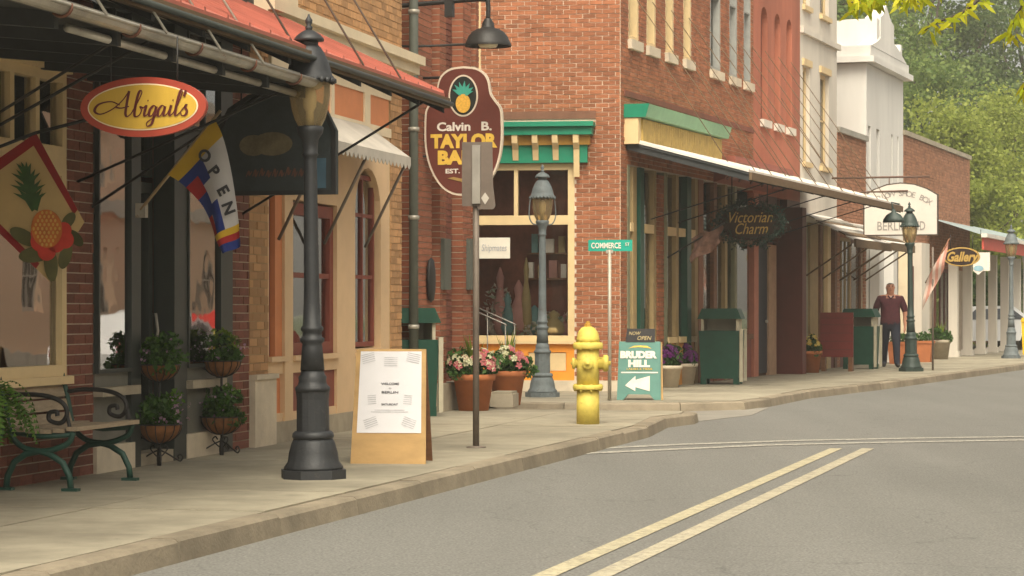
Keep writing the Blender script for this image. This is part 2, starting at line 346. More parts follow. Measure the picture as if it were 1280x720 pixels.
# ---------------------------------------------------------------- walls
def wall_panels(mb, s0, s1, z0, z1, holes, y0, y1, mi=0):
    xs = sorted({s0, s1, *[min(max(h[i], s0), s1) for h in holes for i in (0, 1)]})
    zs = sorted({z0, z1, *[min(max(h[i], z0), z1) for h in holes for i in (2, 3)]})
    for i in range(len(xs) - 1):
        run = None
        for j in range(len(zs) - 1):
            cx, cz = (xs[i] + xs[i + 1]) / 2, (zs[j] + zs[j + 1]) / 2
            solid = not any(h[0] < cx < h[1] and h[2] < cz < h[3] for h in holes)
            if solid: run = (run[0], zs[j + 1]) if run else (zs[j], zs[j + 1])
            if (not solid or j == len(zs) - 2) and run:
                mb.box(xs[i], xs[i + 1], y0, y1, run[0], run[1], mi); run = None
    return mb
BRICKMESH = {}
def bricks(parent, frame, s0, s1, z0, z1, mat, holes=(), y=0.0, nobj=0, L=0.215, H=0.078, joint=0.0095, proud=0.012, keep=None):
    """running bond with real joints: the nearest nobj bricks are objects, the rest one mesh"""
    todo = []; row = 0; z = z0
    while z < z1 - 0.02:
        h = min(H, z1 - z); x = s0 - (L / 2 if row % 2 else 0)
        while x < s1 - 0.02:
            a, b = max(x, s0), min(x + L, s1)
            segs = [(a, b)]
            for hh in holes:
                if hh[2] < z + h * 0.5 < hh[3]:
                    new = []
                    for p, q in segs:
                        if hh[1] <= p or hh[0] >= q: new.append((p, q))
                        else:
                            if hh[0] > p: new.append((p, hh[0]))
                            if hh[1] < q: new.append((hh[1], q))
                    segs = new
            for p, q in segs:
                if q - p > 0.03: todo.append((p, q, z, h))
            x += L
        z += H; row += 1
    key = (mat.name, H)
    if key not in BRICKMESH: BRICKMESH[key] = MB().box(-0.5, 0.5, -proud, proud, -0.5, 0.5).mesh('brick', mat)
    me = BRICKMESH[key]
    def vis(b):
        w = frame.w((b[0] + b[1]) / 2, -y, b[2]); px = CX + FPX * w.x / w.y; py = HY - FPX * (w.z - CAMZ) / w.y
        off = max(0, -px, px - 1280) + max(0, -py, py - 720)
        return off * 10 + w.length - (8 if keep and keep(px, py) else 0) + (b[1] - b[0] < 0.08) * 5
    todo.sort(key=vis); mb = MB()
    for i, (p, q, zz, h) in enumerate(todo):
        jx, jy = random.uniform(-0.002, 0.002), random.uniform(-0.004, 0.004)
        cx, cz, w, hh = (p + q) / 2 + jx, zz + h / 2, q - p - joint, h - joint
        if i < nobj:
            o = put('brick', me, parent, (cx, y + jy, cz)); o.scale = (w, 1, hh)
        else: mb.box(cx - w / 2, cx + w / 2, y - proud + jy, y + proud, cz - hh / 2, cz + hh / 2)
    if mb.v: tag(mb.build('brickwork', mat, parent), kind='stuff')
def window(parent, s0, s1, z0, z1, y, fw, fmat, cols=1, rows=1, gmat=None, fd=0.06, bars=0.03, name='window', flat=False):
    """frame with muntins; every pane is a piece of its own"""
    f = MB(); f.box(s0, s1, y, y + fd, z0, z0 + fw); f.box(s0, s1, y, y + fd, z1 - fw, z1)
    f.box(s0, s0 + fw, y, y + fd, z0 + fw, z1 - fw); f.box(s1 - fw, s1, y, y + fd, z0 + fw, z1 - fw)
    ix0, ix1, iz0, iz1 = s0 + fw, s1 - fw, z0 + fw, z1 - fw
    cs = cols if isinstance(cols, list) else [i / cols for i in range(1, cols)]
    rsz = rows if isinstance(rows, list) else [i / rows for i in range(1, rows)]
    X = [ix0] + [ix0 + (ix1 - ix0) * c for c in cs] + [ix1]; Zz = [iz0] + [iz0 + (iz1 - iz0) * c for c in rsz] + [iz1]
    for x in X[1:-1]: f.box(x - bars / 2, x + bars / 2, y + 0.005, y + fd - 0.01, iz0, iz1)
    for z in Zz[1:-1]:
        for i in range(len(X) - 1):
            f.box(X[i] + (bars / 2 if i else 0), X[i + 1] - (bars / 2 if i < len(X) - 2 else 0), y + 0.008, y + fd - 0.012, z - bars / 2, z + bars / 2)
    w = f.build(name, fmat, parent)
    for i in range(len(X) - 1):
        for j in range(len(Zz) - 1):
            MB().box(X[i] - 0.004, X[i + 1] + 0.004, y + fd * 0.5, y + fd * 0.5 + 0.006, Zz[j] - 0.004, Zz[j + 1] + 0.004).build('pane', gmat or glass, parent if flat else w)
    return w
def shell(parent, s0, s1, depth, h, mat, front=0.25, floor=True, room=2.2, roommat=None):
    """roof, back, side walls and a partition behind the shop windows"""
    b = MB(); b.box(s0, s1, front, depth, h - 0.2, h); b.box(s0, s1, depth - 0.2, depth, 0, h - 0.2)
    b.box(s0, s0 + 0.2, front, depth - 0.2, 0, h - 0.2); b.box(s1 - 0.2, s1, front, depth - 0.2, 0, h - 0.2)
    b.build('shell_wall', mat, parent)
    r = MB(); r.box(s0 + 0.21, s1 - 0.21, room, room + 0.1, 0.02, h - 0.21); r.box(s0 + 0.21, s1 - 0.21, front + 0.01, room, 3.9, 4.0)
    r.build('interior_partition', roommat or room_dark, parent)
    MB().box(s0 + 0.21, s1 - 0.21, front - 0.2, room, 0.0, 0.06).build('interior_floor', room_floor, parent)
# ================================================================ GROUND
def road_material():
    m = bpy.data.materials.new('asphalt'); m.use_nodes = True; N = m.node_tree.nodes; L = m.node_tree.links; b = N['Principled BSDF']
    tc = N.new('ShaderNodeTexCoord')
    def noise(sc, det=6, vec=None):
        n = N.new('ShaderNodeTexNoise'); n.inputs['Scale'].default_value = sc; n.inputs['Detail'].default_value = det; L.new(vec or tc.outputs['Object'], n.inputs['Vector']); return n.outputs[0]
    mp = N.new('ShaderNodeMapping'); mp.inputs['Rotation'].default_value = (0, 0, R(14.4)); mp.inputs['Scale'].default_value = (1.6, 0.09, 1); L.new(tc.outputs['Object'], mp.inputs[0])
    big, fine, streak = noise(0.25, 4), noise(60, 4), noise(0.8, 5, mp.outputs[0])
    def rng(x, a, c, lo, hi):
        r = N.new('ShaderNodeMapRange'); r.inputs[1].default_value = a; r.inputs[2].default_value = c; r.inputs[3].default_value = lo; r.inputs[4].default_value = hi; L.new(x, r.inputs[0]); return r.outputs[0]
    def mul(a, c):
        q = N.new('ShaderNodeMath'); q.operation = 'MULTIPLY'; L.new(a, q.inputs[0]); L.new(c, q.inputs[1]); return q.outputs[0]
    v = mul(mul(rng(big, 0.3, 0.7, 0.96, 1.04), rng(fine, 0.25, 0.75, 0.55, 1.45)), rng(streak, 0.3, 0.7, 0.92, 1.06))
    # hairline cracks, only in some places
    vo = N.new('ShaderNodeTexVoronoi'); vo.feature = 'DISTANCE_TO_EDGE'; vo.inputs['Scale'].default_value = 0.35
    wv = N.new('ShaderNodeVectorMath'); wv.operation = 'ADD'; nz = N.new('ShaderNodeTexNoise'); nz.inputs['Scale'].default_value = 1.3; nz.inputs['Detail'].default_value = 6; L.new(tc.outputs['Object'], nz.inputs['Vector']); L.new(tc.outputs['Object'], wv.inputs[0]); L.new(nz.outputs['Color'], wv.inputs[1]); L.new(wv.outputs[0], vo.inputs['Vector'])
    ck = rng(vo.outputs['Distance'], 0.0, 0.004, 0.72, 1.0); v = mul(v, ck)
    stain = rng(noise(1.1, 7), 0.66, 0.8, 1.0, 0.92); v = mul(v, stain)
    vm = N.new('ShaderNodeVectorMath'); vm.operation = 'SCALE'; vm.inputs[0].default_value = (0.160, 0.157, 0.143); L.new(v, vm.inputs['Scale']); L.new(vm.outputs[0], b.inputs['Base Color'])
    b.inputs['Roughness'].default_value = 0.8; b.inputs['Specular IOR Level'].default_value = 0.3
    bp = N.new('ShaderNodeBump'); bp.inputs['Strength'].default_value = 0.6; bp.inputs['Distance'].default_value = 0.01; L.new(noise(70, 3), bp.inputs['Height']); L.new(bp.outputs[0], b.inputs['Normal'])
    return m
asphalt = road_material()
concrete = pm('pavement_concrete', (0.295, 0.264, 0.195), 0.9, 0.22, 3.2, 0.3, bscale=70, isl=0.07, dirt=0.3)
def add_spots(m):
    N = m.node_tree.nodes; L = m.node_tree.links; b = N['Principled BSDF']; src = b.inputs['Base Color'].links[0].from_socket
    tc = N.new('ShaderNodeTexCoord'); cur = src
    for sc, lo, hi, k in ((2.6, .03, .05, .72), (7.0, .04, .07, .80), (.9, .02, .10, .85)):
        v = N.new('ShaderNodeTexVoronoi'); v.inputs['Scale'].default_value = sc; L.new(tc.outputs['Object'], v.inputs['Vector'])
        r = N.new('ShaderNodeMapRange'); r.inputs[1].default_value = lo; r.inputs[2].default_value = hi; r.inputs[3].default_value = k; r.inputs[4].default_value = 1; L.new(v.outputs['Distance'], r.inputs[0])
        s = N.new('ShaderNodeVectorMath'); s.operation = 'SCALE'; L.new(cur, s.inputs[0]); L.new(r.outputs[0], s.inputs['Scale']); cur = s.outputs[0]
    L.new(cur, b.inputs['Base Color'])
add_spots(concrete)
kerb_con = pm('kerb_concrete', (0.25, 0.21, 0.15), 0.9, 0.25, 4, 0.5, bscale=40, isl=0.16, dirt=0.35)
apron_con = pm('side_street_concrete', (0.235, 0.218, 0.185), 0.9, 0.15, 2, 0.3, bscale=60, dirt=0.2)
yellow_line = pm('worn_yellow_line', (0.44, 0.39, 0.26), 0.8, 0.3, 30, 0.3, dirt=0.25)
white_line = pm('worn_white_line', (0.42, 0.40, 0.34), 0.8, 0.3, 30, 0.3, dirt=0.3)
pale_line = pm('faded_yellow_line', (0.42, 0.375, 0.27), 0.8, 0.3, 30, 0.3, dirt=0.25)
def worn(m, lo, hi):
    N = m.node_tree.nodes; L = m.node_tree.links; b = N['Principled BSDF']; src = b.inputs['Base Color'].links[0].from_socket
    tc = N.new('ShaderNodeTexCoord'); n = N.new('ShaderNodeTexNoise'); n.inputs['Scale'].default_value = 26; n.inputs['Detail'].default_value = 8; n.inputs['Roughness'].default_value = .8; L.new(tc.outputs['Object'], n.inputs['Vector'])
    r = N.new('ShaderNodeMapRange'); r.inputs[1].default_value = lo; r.inputs[2].default_value = hi; L.new(n.outputs[0], r.inputs[0])
    x = N.new('ShaderNodeMix'); x.data_type = 'RGBA'; L.new(r.outputs[0], x.inputs[0]); L.new(src, x.inputs[6]); x.inputs[7].default_value = (.16, .157, .143, 1); L.new(x.outputs[2], b.inputs['Base Color'])
for m_ in (yellow_line, pale_line): worn(m_, .50, .66)
worn(white_line, .46, .60)
earth = pm('ground_soil_grass', (0.10, 0.12, 0.05), 0.95, 0.3, 0.6)
tag(MB().quad((-400, -60, -0.20), (400, -60, -0.20), (400, 900, -0.20), (-400, 900, -0.20)).build('ground', earth), kind='structure')
tag(MB().quad((-30, -25, ROAD), (60, -25, ROAD), (60, 140, ROAD), (-30, 140, ROAD)).build('road', asphalt), kind='structure')
# kerb line of the near block, from the photograph (top arris of the kerb)
K1 = [(-2.28 + (d - 11.8) * 0.2566, d) for d in (-6, 4, 9, 11.8, 15, 18, 21, 24, 26.5)] + [(gnd(832, 521).x, gnd(832, 521).y), (gnd(866, 517).x, gnd(866, 517).y), (gnd(871, 514.5).x, gnd(871, 514.5).y), (gnd(858, 513).x, gnd(858, 513).y), (gnd(760, 512).x, gnd(760, 512).y), (gnd(640, 511).x, gnd(640, 511).y), (-1.2, 32.6), (-4.0, 33.6)]
K2 = [(gnd(560, 501.5).x, gnd(560, 501.5).y), (gnd(640, 502).x, gnd(640, 502).y), (gnd(705, 503.5).x, gnd(705, 503.5).y), (gnd(850, 503).x, gnd(850, 503).y), (gnd(930, 501).x, gnd(930, 501).y), (gnd(962, 497).x, gnd(962, 497).y), (gnd(1010, 488).x, gnd(1010, 488).y), (gnd(1100, 478).x, gnd(1100, 478).y), (gnd(1190, 466.5).x, gnd(1190, 466.5).y), (gnd(1280, 455).x, gnd(1280, 455).y), (19.5, 76), (27, 96)]
def offset_in(line, w):
    out = []
    for i, p in enumerate(line):
        a = Vector(line[max(i - 1, 0)]); b = Vector(line[min(i + 1, len(line) - 1)]); d = (b - a).normalized()
        out.append((p[0] - d.y * w, p[1] + d.x * w))
    return out
def inside(x, y, poly):
    c = False
    for i in range(len(poly)):
        x1, y1 = poly[i]; x2, y2 = poly[i - 1]
        if (y1 > y) != (y2 > y) and x < (x2 - x1) * (y - y1) / (y2 - y1) + x1: c = not c
    return c
def clip_poly(poly, px, py, nx, ny):
    out = []
    for i in range(len(poly)):
        a, b = poly[i - 1], poly[i]; da = (a[0] - px) * nx + (a[1] - py) * ny; db = (b[0] - px) * nx + (b[1] - py) * ny
        if da >= 0: out.append(a)
        if (da >= 0) != (db >= 0): t = da / (da - db); out.append((a[0] + (b[0] - a[0]) * t, a[1] + (b[1] - a[1]) * t))
    return out
def sidewalk(name, K, back, frame, s0, s1, tcuts, step, wk=0.16):
    inner = offset_in(K, wk)
    root = MB().prism([(p[0], p[1]) for p in inner] + back, ROAD - 0.05, -0.012, 'z').build(name, kerb_con); tag(root, kind='structure')
    # kerb stones
    acc = 0
    for i in range(len(K) - 1):
        a, b, c, d = Vector(K[i]), Vector(K[i + 1]), Vector(inner[i + 1]), Vector(inner[i]); L = (b - a).length; n = max(1, round(L / 1.5))
        for k in range(n):
            u0, u1 = k / n + 0.006 / max(L, .1), (k + 1) / n - 0.006 / max(L, .1)
            q = [a.lerp(b, u0), a.lerp(b, u1), d.lerp(c, u1), d.lerp(c, u0)]
            j = random.uniform(-0.010, 0.004); mb = MB()
            lean = [(q[0] - q[3]).normalized() * 0.03, (q[1] - q[2]).normalized() * 0.03]
            bot = [q[0] + lean[0], q[1] + lean[1], q[2], q[3]]; mid = [q[0] + lean[0] * .2, q[1] + lean[1] * .2, q[2], q[3]]
            top = [q[0] - lean[0] * .5, q[1] - lean[1] * .5, q[2], q[3]]
            vs = [(p.x, p.y, ROAD - 0.03) for p in bot] + [(p.x, p.y, -0.018 + j) for p in mid] + [(p.x, p.y, 0.0 + j) for p in top]
            fs = [(8, 9, 10, 11)]
            for r0 in (0, 4): fs += [(r0 + e, r0 + (e + 1) % 4, r0 + 4 + (e + 1) % 4, r0 + 4 + e) for e in range(4)]
            mb._add(vs, fs).build('kerb_stone', kerb_con, root)
    # paving slabs
    poly = [(p[0], p[1]) for p in offset_in(K, wk + 0.008)] + back
    s = s0
    while s < s1:
        for t0, t1 in zip(tcuts[:-1], tcuts[1:]):
            c = [frame.w(s + 0.006, t0 + 0.006), frame.w(s + step - 0.006, t0 + 0.006), frame.w(s + step - 0.006, t1 - 0.006), frame.w(s + 0.006, t1 - 0.006)]
            q = [(p.x, p.y) for p in poly_clip_convex(poly, [(v.x, v.y) for v in c])]
            if len(q) >= 3:
                ar = abs(sum(q[i - 1][0] * q[i][1] - q[i][0] * q[i - 1][1] for i in range(len(q)))) / 2
                if ar > 0.02:
                    j = random.uniform(-0.0035, 0.0035); MB().prism(q, -0.03, j, 'z').build('paving_slab', concrete, root)
        s += step
    return root
def poly_clip_convex(poly, quad):
    cx = sum(p[0] for p in quad) / 4; cy = sum(p[1] for p in quad) / 4; out = poly
    for i in range(4):
        a, b = quad[i], quad[(i + 1) % 4]; nx, ny = -(b[1] - a[1]), b[0] - a[0]
        if (cx - a[0]) * nx + (cy - a[1]) * ny < 0: nx, ny = -nx, -ny
        if out: out = clip_poly(out, a[0], a[1], nx, ny)
    return [Vector(p) for p in out]
b1 = [F1.w(15.9, -0.6), F1.w(15.9, -0.32), F1.w(-24, -0.32)]
sidewalk('sidewalk', K1[:-1] , [(p.x, p.y) for p in b1], F1, -24, 16, [-0.4, 1.25, 2.9, 4.5], 1.62)
b2 = [F2.w(62, -0.4), F2.w(0.1, -0.4), FS.w(-0.2, -0.3), FS.w(-3.6, -0.3)]
sidewalk('sidewalk_far', K2, [(p.x, p.y) for p in b2], F2, -6, 62, [-1.6, 1.3, 2.7, 6.0], 1.5)
# side street apron between the two pavements
ap = [gnd(500, 512), gnd(640, 511.5), gnd(870, 515.5), gnd(930, 506), gnd(960, 498.5), gnd(850, 503), gnd(640, 502)]
tag(MB().prism([(-9, 33.9), (-1.5, 32.4), (0, 31.0), (2.35, 30.2), (3.2, 32.0), (3.68, 34.4), (2.9, 34.0), (0, 34.2), (-0.5, 40), (-9, 42)], ROAD - 0.04, ROAD + 0.006, 'z').build('side_street', apron_con), kind='structure')
# painted lines, each a thin sheet on the asphalt
def strip(name, pts, w, mat, label):
    P = [Vector(p) for p in pts]; mb = MB(); vs = []
    for i, p in enumerate(P):
        d = (P[min(i + 1, len(P) - 1)] - P[max(i - 1, 0)]).normalized(); n = Vector((-d.y, d.x)) * w / 2
        vs += [(p.x + n.x, p.y + n.y, ROAD + 0.005), (p.x - n.x, p.y - n.y, ROAD + 0.005)]
    mb._add(vs, [(2 * i, 2 * i + 1, 2 * i + 3, 2 * i + 2) for i in range(len(P) - 1)])
    o = mb.build(name, mat); return tag(o, kind='structure')
def g2(px, py): p = gnd(px, py, ROAD); return (p.x, p.y)
a, b_ = Vector(g2(700, 712)), Vector(g2(1045, 561)); dr = (b_ - a).normalized()
strip('road_line_yellow', [a - dr * 20, a, b_], 0.125, yellow_line, '')
a2, b2_ = Vector(g2(764, 714)), Vector(g2(1085, 561))
strip('road_line_pale_yellow', [a2 - (b2_ - a2).normalized() * 20, a2, b2_], 0.125, pale_line, '')
strip('crosswalk_line', [g2(690, 569), g2(800, 564), g2(950, 557), g2(1100, 553.5), g2(1330, 549.5)], 0.20, white_line, '')
strip('crosswalk_line', [g2(725, 562), g2(850, 556), g2(1000, 551), g2(1150, 548), g2(1330, 545.5)], 0.20, white_line, '')
# ================================================================ NEAR BLOCK
S1, Z1 = F1.S, F1.Z
# ---- brick shop building with the cream window and the slate-green shopfront
A = thing('brick_shop_building', F1.w(0), F1.rz, 'dark red brick shop with cream display window and slate-green shopfront at the left edge', 'building')
sP0, sP1 = S1(80), S1(115); sQ0, sQ1 = S1(287), S1(310)
A0, A1 = -7.0, sQ1
zs = 0.72; zt0, zt1 = 2.40, 3.13
holesA = [(-6.2, sP0 - 0.02, zs, zt1 + 0.02), (sP1, sQ0, -0.1, 3.72)]
wall = MB(); wall_panels(wall, A0, A1, 0.0, 7.2, holesA, -0.005, 0.25); wall.build('wall', mortar, A)
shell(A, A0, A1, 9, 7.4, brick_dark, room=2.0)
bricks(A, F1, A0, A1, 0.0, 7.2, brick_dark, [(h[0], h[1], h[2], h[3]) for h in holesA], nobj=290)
for n_, (u0, u1) in enumerate([(-6.2, -2.6), (-2.55, sP0 - 0.02)]):
    window(A, u0, u1, zs + 0.06, zt0 - 0.03, -0.03, 0.085, cream, [0.33, 0.66] if n_ == 0 else [0.62], 1, fd=0.1, bars=0.06)
    k = round((u1 - u0) / 0.45)
    window(A, u0, u1, zt0 + 0.03, zt1 - 0.07, -0.03, 0.075, cream, k, 1, fd=0.1, bars=0.07, name='transom_window')
hd = MB(); hd.box(-6.2, sP0 + 0.0, -0.02, 0.14, zt0 - 0.03, zt0 + 0.03); hd.box(-6.25, sP0 + 0.03, -0.06, 0.14, zt1 - 0.07, zt1 - 0.02); hd.box(-6.28, sP0 + 0.06, -0.10, 0.14, zt1 - 0.02, zt1 + 0.03); hd.build('window_head', cream, A)
MB().box(-6.25, sP0 + 0.03, -0.07, 0.2, zs, zs + 0.06).build('window_sill', cream, A)
# display inside the cream window
dm = MB(); dm.box(-6.0, sP0 - 0.1, 0.4, 1.2, 0.62, 0.70); dm.build('display_shelf', cream_pale, A)
MB().box(-6.0, sP0 - 0.1, 1.25, 1.3, 0.7, 2.4).build('display_back_panel', pm('display_board', (0.62, 0.50, 0.34), 0.8, 0.2, 3), A)
gd = MB()
for i in range(14):
    x = -2.4 + i * 0.25 + random.uniform(-.05, .05); h = random.uniform(0.12, 0.45); r = random.uniform(0.04, 0.09)
    gd.lathe([(r * .6, 0), (r, h * .3), (r * .7, h * .7), (r * .25, h)], 8, (x, random.uniform(0.5, 1.0), 0.7), mi=i % 3)
tag(gd.build('display_goods', [terracotta, cream_pale, pm('display_dark_red', (0.25, 0.04, 0.03), 0.5)], A), kind='stuff')
# slate-green shopfront
w0, w1, d0, d1, v0, v1 = sP1, S1(161), S1(172), S1(214), S1(230), S1(272)
zt = 3.7
fr = MB()
for a_, b_ in ((w1 - 0.02, d0), (v1, sQ0)): fr.box(a_, b_, -0.03, 0.16, 0.0, zt)
fr.box(d1, v0, -0.03, 0.16, 0.0, zt); fr.box(w0, w0 + 0.03, -0.01, 0.16, 0.62, zt)
fr.box(w0, sQ0, 0.0, 0.18, zt, zt + 0.02)
for a_, b_ in ((w0 + .03, w1 - .02), (v0, v1)): fr.box(a_, b_, 0.01, 0.15, 2.72, 2.84)
fr.build('shopfront_frame', dark_store, A)
pn = MB()
for a_, b_ in ((w0, w1 - .02), (v0, v1)):
    MB().box(a_, b_, 0.02, 0.2, 0.21, 0.60).build('stall_riser', store_panel, A)
for a_, b_ in ((w0, w1 + .04), (v0 - .02, v1)):
    MB().box(a_, b_, -0.09, 0.2, 0.60, 0.67).build('shopfront_sill', stone, A)
    MB().box(a_, b_ - .04, 0.0, 0.2, 0.67, 0.78).build('sill_rail', store_panel, A)
    MB().box(a_, b_, -0.04, 0.22, 0.0, 0.208).build('foundation', white_stone, A)
window(A, w0 + 0.03, w1 - 0.02, 0.78, 2.72, -0.045, 0.03, dark_store, 1, 1)
window(A, w0 + 0.03, w1 - 0.02, 2.84, zt, -0.045, 0.03, dark_store, 2, 1, name='transom_window')
window(A, v0, v1, 0.78, 2.72, -0.045, 0.03, dark_store, 1, 1)
window(A, v0, v1, 2.84, zt, -0.045, 0.03, dark_store, 2, 1, name='transom_window')
# recessed glazed door
dr_ = window(A, d0 + 0.02, d1 - 0.02, 0.1, 2.35, 0.16, 0.09, dark_store, 1, [0.28], name='door')
MB().tube([(d1 - 0.10, 0.10, 1.0), (d1 - 0.10, 0.08, 1.1), (d1 - 0.10, 0.10, 1.25)], 0.012).build('handle', galv, dr_)
window(A, d0 + 0.02, d1 - 0.02, 2.40, zt, 0.16, 0.05, dark_store, 1, 1, name='fanlight')
MB().box(d0, d1, -0.02, 0.25, 0.0, 0.10).build('door_step', stone, A)
MB().tube([(d0 + .32, 0.13, 0.3), (d0 + .32, 0.13, 3.0)], 0.014).build('door_pole', galv, A)
cur = MB()
for a_, b_ in ((w0 + 0.05, w1 - 0.05), (v0 + .03, v1 - .03)):
    n = 24
    for i in range(n):
        x0 = a_ + (b_ - a_) * i / n; x1 = a_ + (b_ - a_) * (i + 1) / n
        cur.box(x0, x1, 0.55 + 0.02 * (i % 2), 0.56 + 0.02 * (i % 2), 0.8, 1.25)
cur.build('display_curtain', pm('display_cloth', (0.30, 0.20, 0.15), 0.9, 0.2, 4), A)
# slate shingles above the red awning
sh = MB()
for r_ in range(10):
    for i in range(34):
        x = 1.7 + i * 0.108 + (r_ % 2) * 0.054; z = 4.05 + r_ * 0.10
        sh.box(x, x + 0.10, -0.05 + r_ * 0.008 - random.uniform(0, 0.012), -0.0 + r_ * 0.008, z + random.uniform(-.008, .008), z + 0.12)
tag(sh.build('roof_shingles', pm('slate_shingle', (0.05, 0.048, 0.045), 0.8, 0.3, 8, isl=0.4), A), kind='stuff')
MB().box(S1(55, 0), S1(80), -0.03, 0.0, 3.4, 4.6).build('wall_panel', peach, A)

# ---- awnings of the brick shop
def awning(name, label, frame, s0, s1, t1, zw, zf, top, under, edge, th=0.05, fascia=0.10, ribs=0.0):
    o = thing(name, frame.w(s0, 0, 0), frame.rz, label, 'awning')
    L = s1 - s0
    def slab(mb, za, zb, mi=0):
        vs = [(0, 0, zw + za), (L, 0, zw + za), (L, -t1, zf + za), (0, -t1, zf + za), (0, 0, zw + zb), (L, 0, zw + zb), (L, -t1, zf + zb), (0, -t1, zf + zb)]
        mb._add(vs, [(0, 1, 2, 3), (7, 6, 5, 4), (0, 4, 5, 1), (1, 5, 6, 2), (2, 6, 7, 3), (3, 7, 4, 0)], mi)
    m = MB(); slab(m, 0.012, th); m.build('awning_sheet', top, o)
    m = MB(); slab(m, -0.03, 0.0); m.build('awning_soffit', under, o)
    if ribs:
        x = 0.03
        while x < L:
            dz = (zf - zw); m = MB()
            m._add([(x, 0, zw + th), (x + .03, 0, zw + th), (x + .03, -t1, zf + th), (x, -t1, zf + th), (x, 0, zw + th + .025), (x + .03, 0, zw + th + .025), (x + .03, -t1, zf + th + .025), (x, -t1, zf + th + .025)],
                   [(0, 1, 2, 3), (7, 6, 5, 4), (0, 4, 5, 1), (1, 5, 6, 2), (2, 6, 7, 3), (3, 7, 4, 0)]); m.build('seam', top, o); x += ribs
    m = MB(); m.box(0, L, -t1 - 0.05, -t1 - 0.004, zf - fascia, zf + 0.006); m.build('fascia', edge, o)
    m = MB()
    n = max(2, int(L / 0.9))
    for i in range(n + 1):
        x = min(max(L * i / n, 0.05), L - 0.05)
        m._add([(x - .03, -0.02, zw - .13), (x + .03, -0.02, zw - .13), (x + .03, -t1, zf - .13), (x - .03, -t1, zf - .13), (x - .03, -0.02, zw - .032), (x + .03, -.02, zw - .032), (x + .03, -t1, zf - .032), (x - .03, -t1, zf - .032)],
               [(0, 1, 2, 3), (7, 6, 5, 4), (0, 4, 5, 1), (1, 5, 6, 2), (2, 6, 7, 3), (3, 7, 4, 0)])
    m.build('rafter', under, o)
    return o
def gutter(o, L, t1, z, mat, r=0.07):
    m = MB(); n = 8
    for i in range(n):
        a0, a1 = math.pi * i / n, math.pi * (i + 1) / n
        m.quad((0, -t1 - r - r * math.cos(a0), z - r * math.sin(a0)), (L, -t1 - r - r * math.cos(a0), z - r * math.sin(a0)), (L, -t1 - r - r * math.cos(a1), z - r * math.sin(a1)), (0, -t1 - r - r * math.cos(a1), z - r * math.sin(a1)))
    m.tube([(0, -t1 - 2 * r, z), (L, -t1 - 2 * r, z)], 0.012, 6)
    for x in (0, L): m.prism([(-t1 - r - r * math.cos(math.pi * i / n), z - r * math.sin(math.pi * i / n)) for i in range(n + 1)], x - .003, x + .003, 'x')
    g = m.build('gutter', mat, o)
    x = 0.4
    while x < L:
        MB().tube([(x, -t1, z + .02)] + [(x, -t1 - r - (r + .012) * math.cos(math.pi * i / 8), z - (r + .012) * math.sin(math.pi * i / 8)) for i in range(9)], 0.010, 6).build('gutter_strap', pm('rusty_strap', (0.12, 0.05, 0.03), 0.8, 0.3, 10), g); x += random.uniform(.75, 1.3)
    return g
e1s, e1z = F1.hit(388, 108.5, 1.8)
s0_ = -6.8
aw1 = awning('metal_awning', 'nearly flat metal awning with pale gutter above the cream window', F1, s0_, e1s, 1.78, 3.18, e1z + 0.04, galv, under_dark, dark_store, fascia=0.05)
gutter(aw1, e1s - s0_, 1.80, e1z + 0.03, galv, 0.052)
MB().tube([(S1(90, 1.75) - s0_, -1.72, e1z - .05), (e1s - s0_, -1.72, e1z - 0.06)], 0.026, 10).build('conduit', galv, aw1)
e2s, e2z = F1.hit(556, 124, 1.8)
sA2 = F1.S(120, 1.8)
aw2 = awning('metal_awning', 'sloping red metal awning ending in front of the oval bank sign', F1, sA2, e2s, 1.8, e2z + 0.84, e2z, red_roof, under_dark, beam_brown, fascia=0.085, ribs=0.45)
MB().tube([(0, -1.87, e2z - .05), (e2s - sA2, -1.87, e2z - .05)], 0.022, 10).build('gutter', dark_store, aw2)
def rods(o, frame, s_o, items, r=0.008, mat=None):
    for (sa, ta, za, sb, tb, zb) in items:
        MB().tube([(sa - s_o, -ta, za), (sb - s_o, -tb, zb)], r, 6).build('tie_rod', mat or black_iron, o)
tie = []
for px in (118, 194, 262, 316): s_ = F1.S(px, 1.85); tie.append((s_, 1.93, e1z + .03, s_ - .05, 0.02, 5.9))
rods(aw1, F1, s0_, tie, 0.009, galv)
tie = []
for px in (372, 462, 508): s_ = F1.S(px, 1.85); tie.append((s_, 1.80, e2z + .05, s_, 0.02, 6.2))
rods(aw2, F1, sA2, tie, 0.009, metal_grey)
st = []
for (wx, wy, ex, ey) in ((-60, 190, 190, 60), (-40, 165, 160, 55), (95, 228, 375, 107)):
    s_, z_ = F1.hit(wx, wy); st.append((s_, 0.0, z_, F1.S(ex, 1.75), 1.75, e1z + .02))
rods(aw1, F1, s0_, st, 0.011)
st = []
for (wx, wy, ex) in ((113, 260, 392), (302, 268, 537)):
    s_, z_ = F1.hit(wx, wy); st.append((s_, 0.0, z_, F1.S(ex, 1.75), 1.75, e2z - .02))
rods(aw2, F1, sA2, st, 0.012)

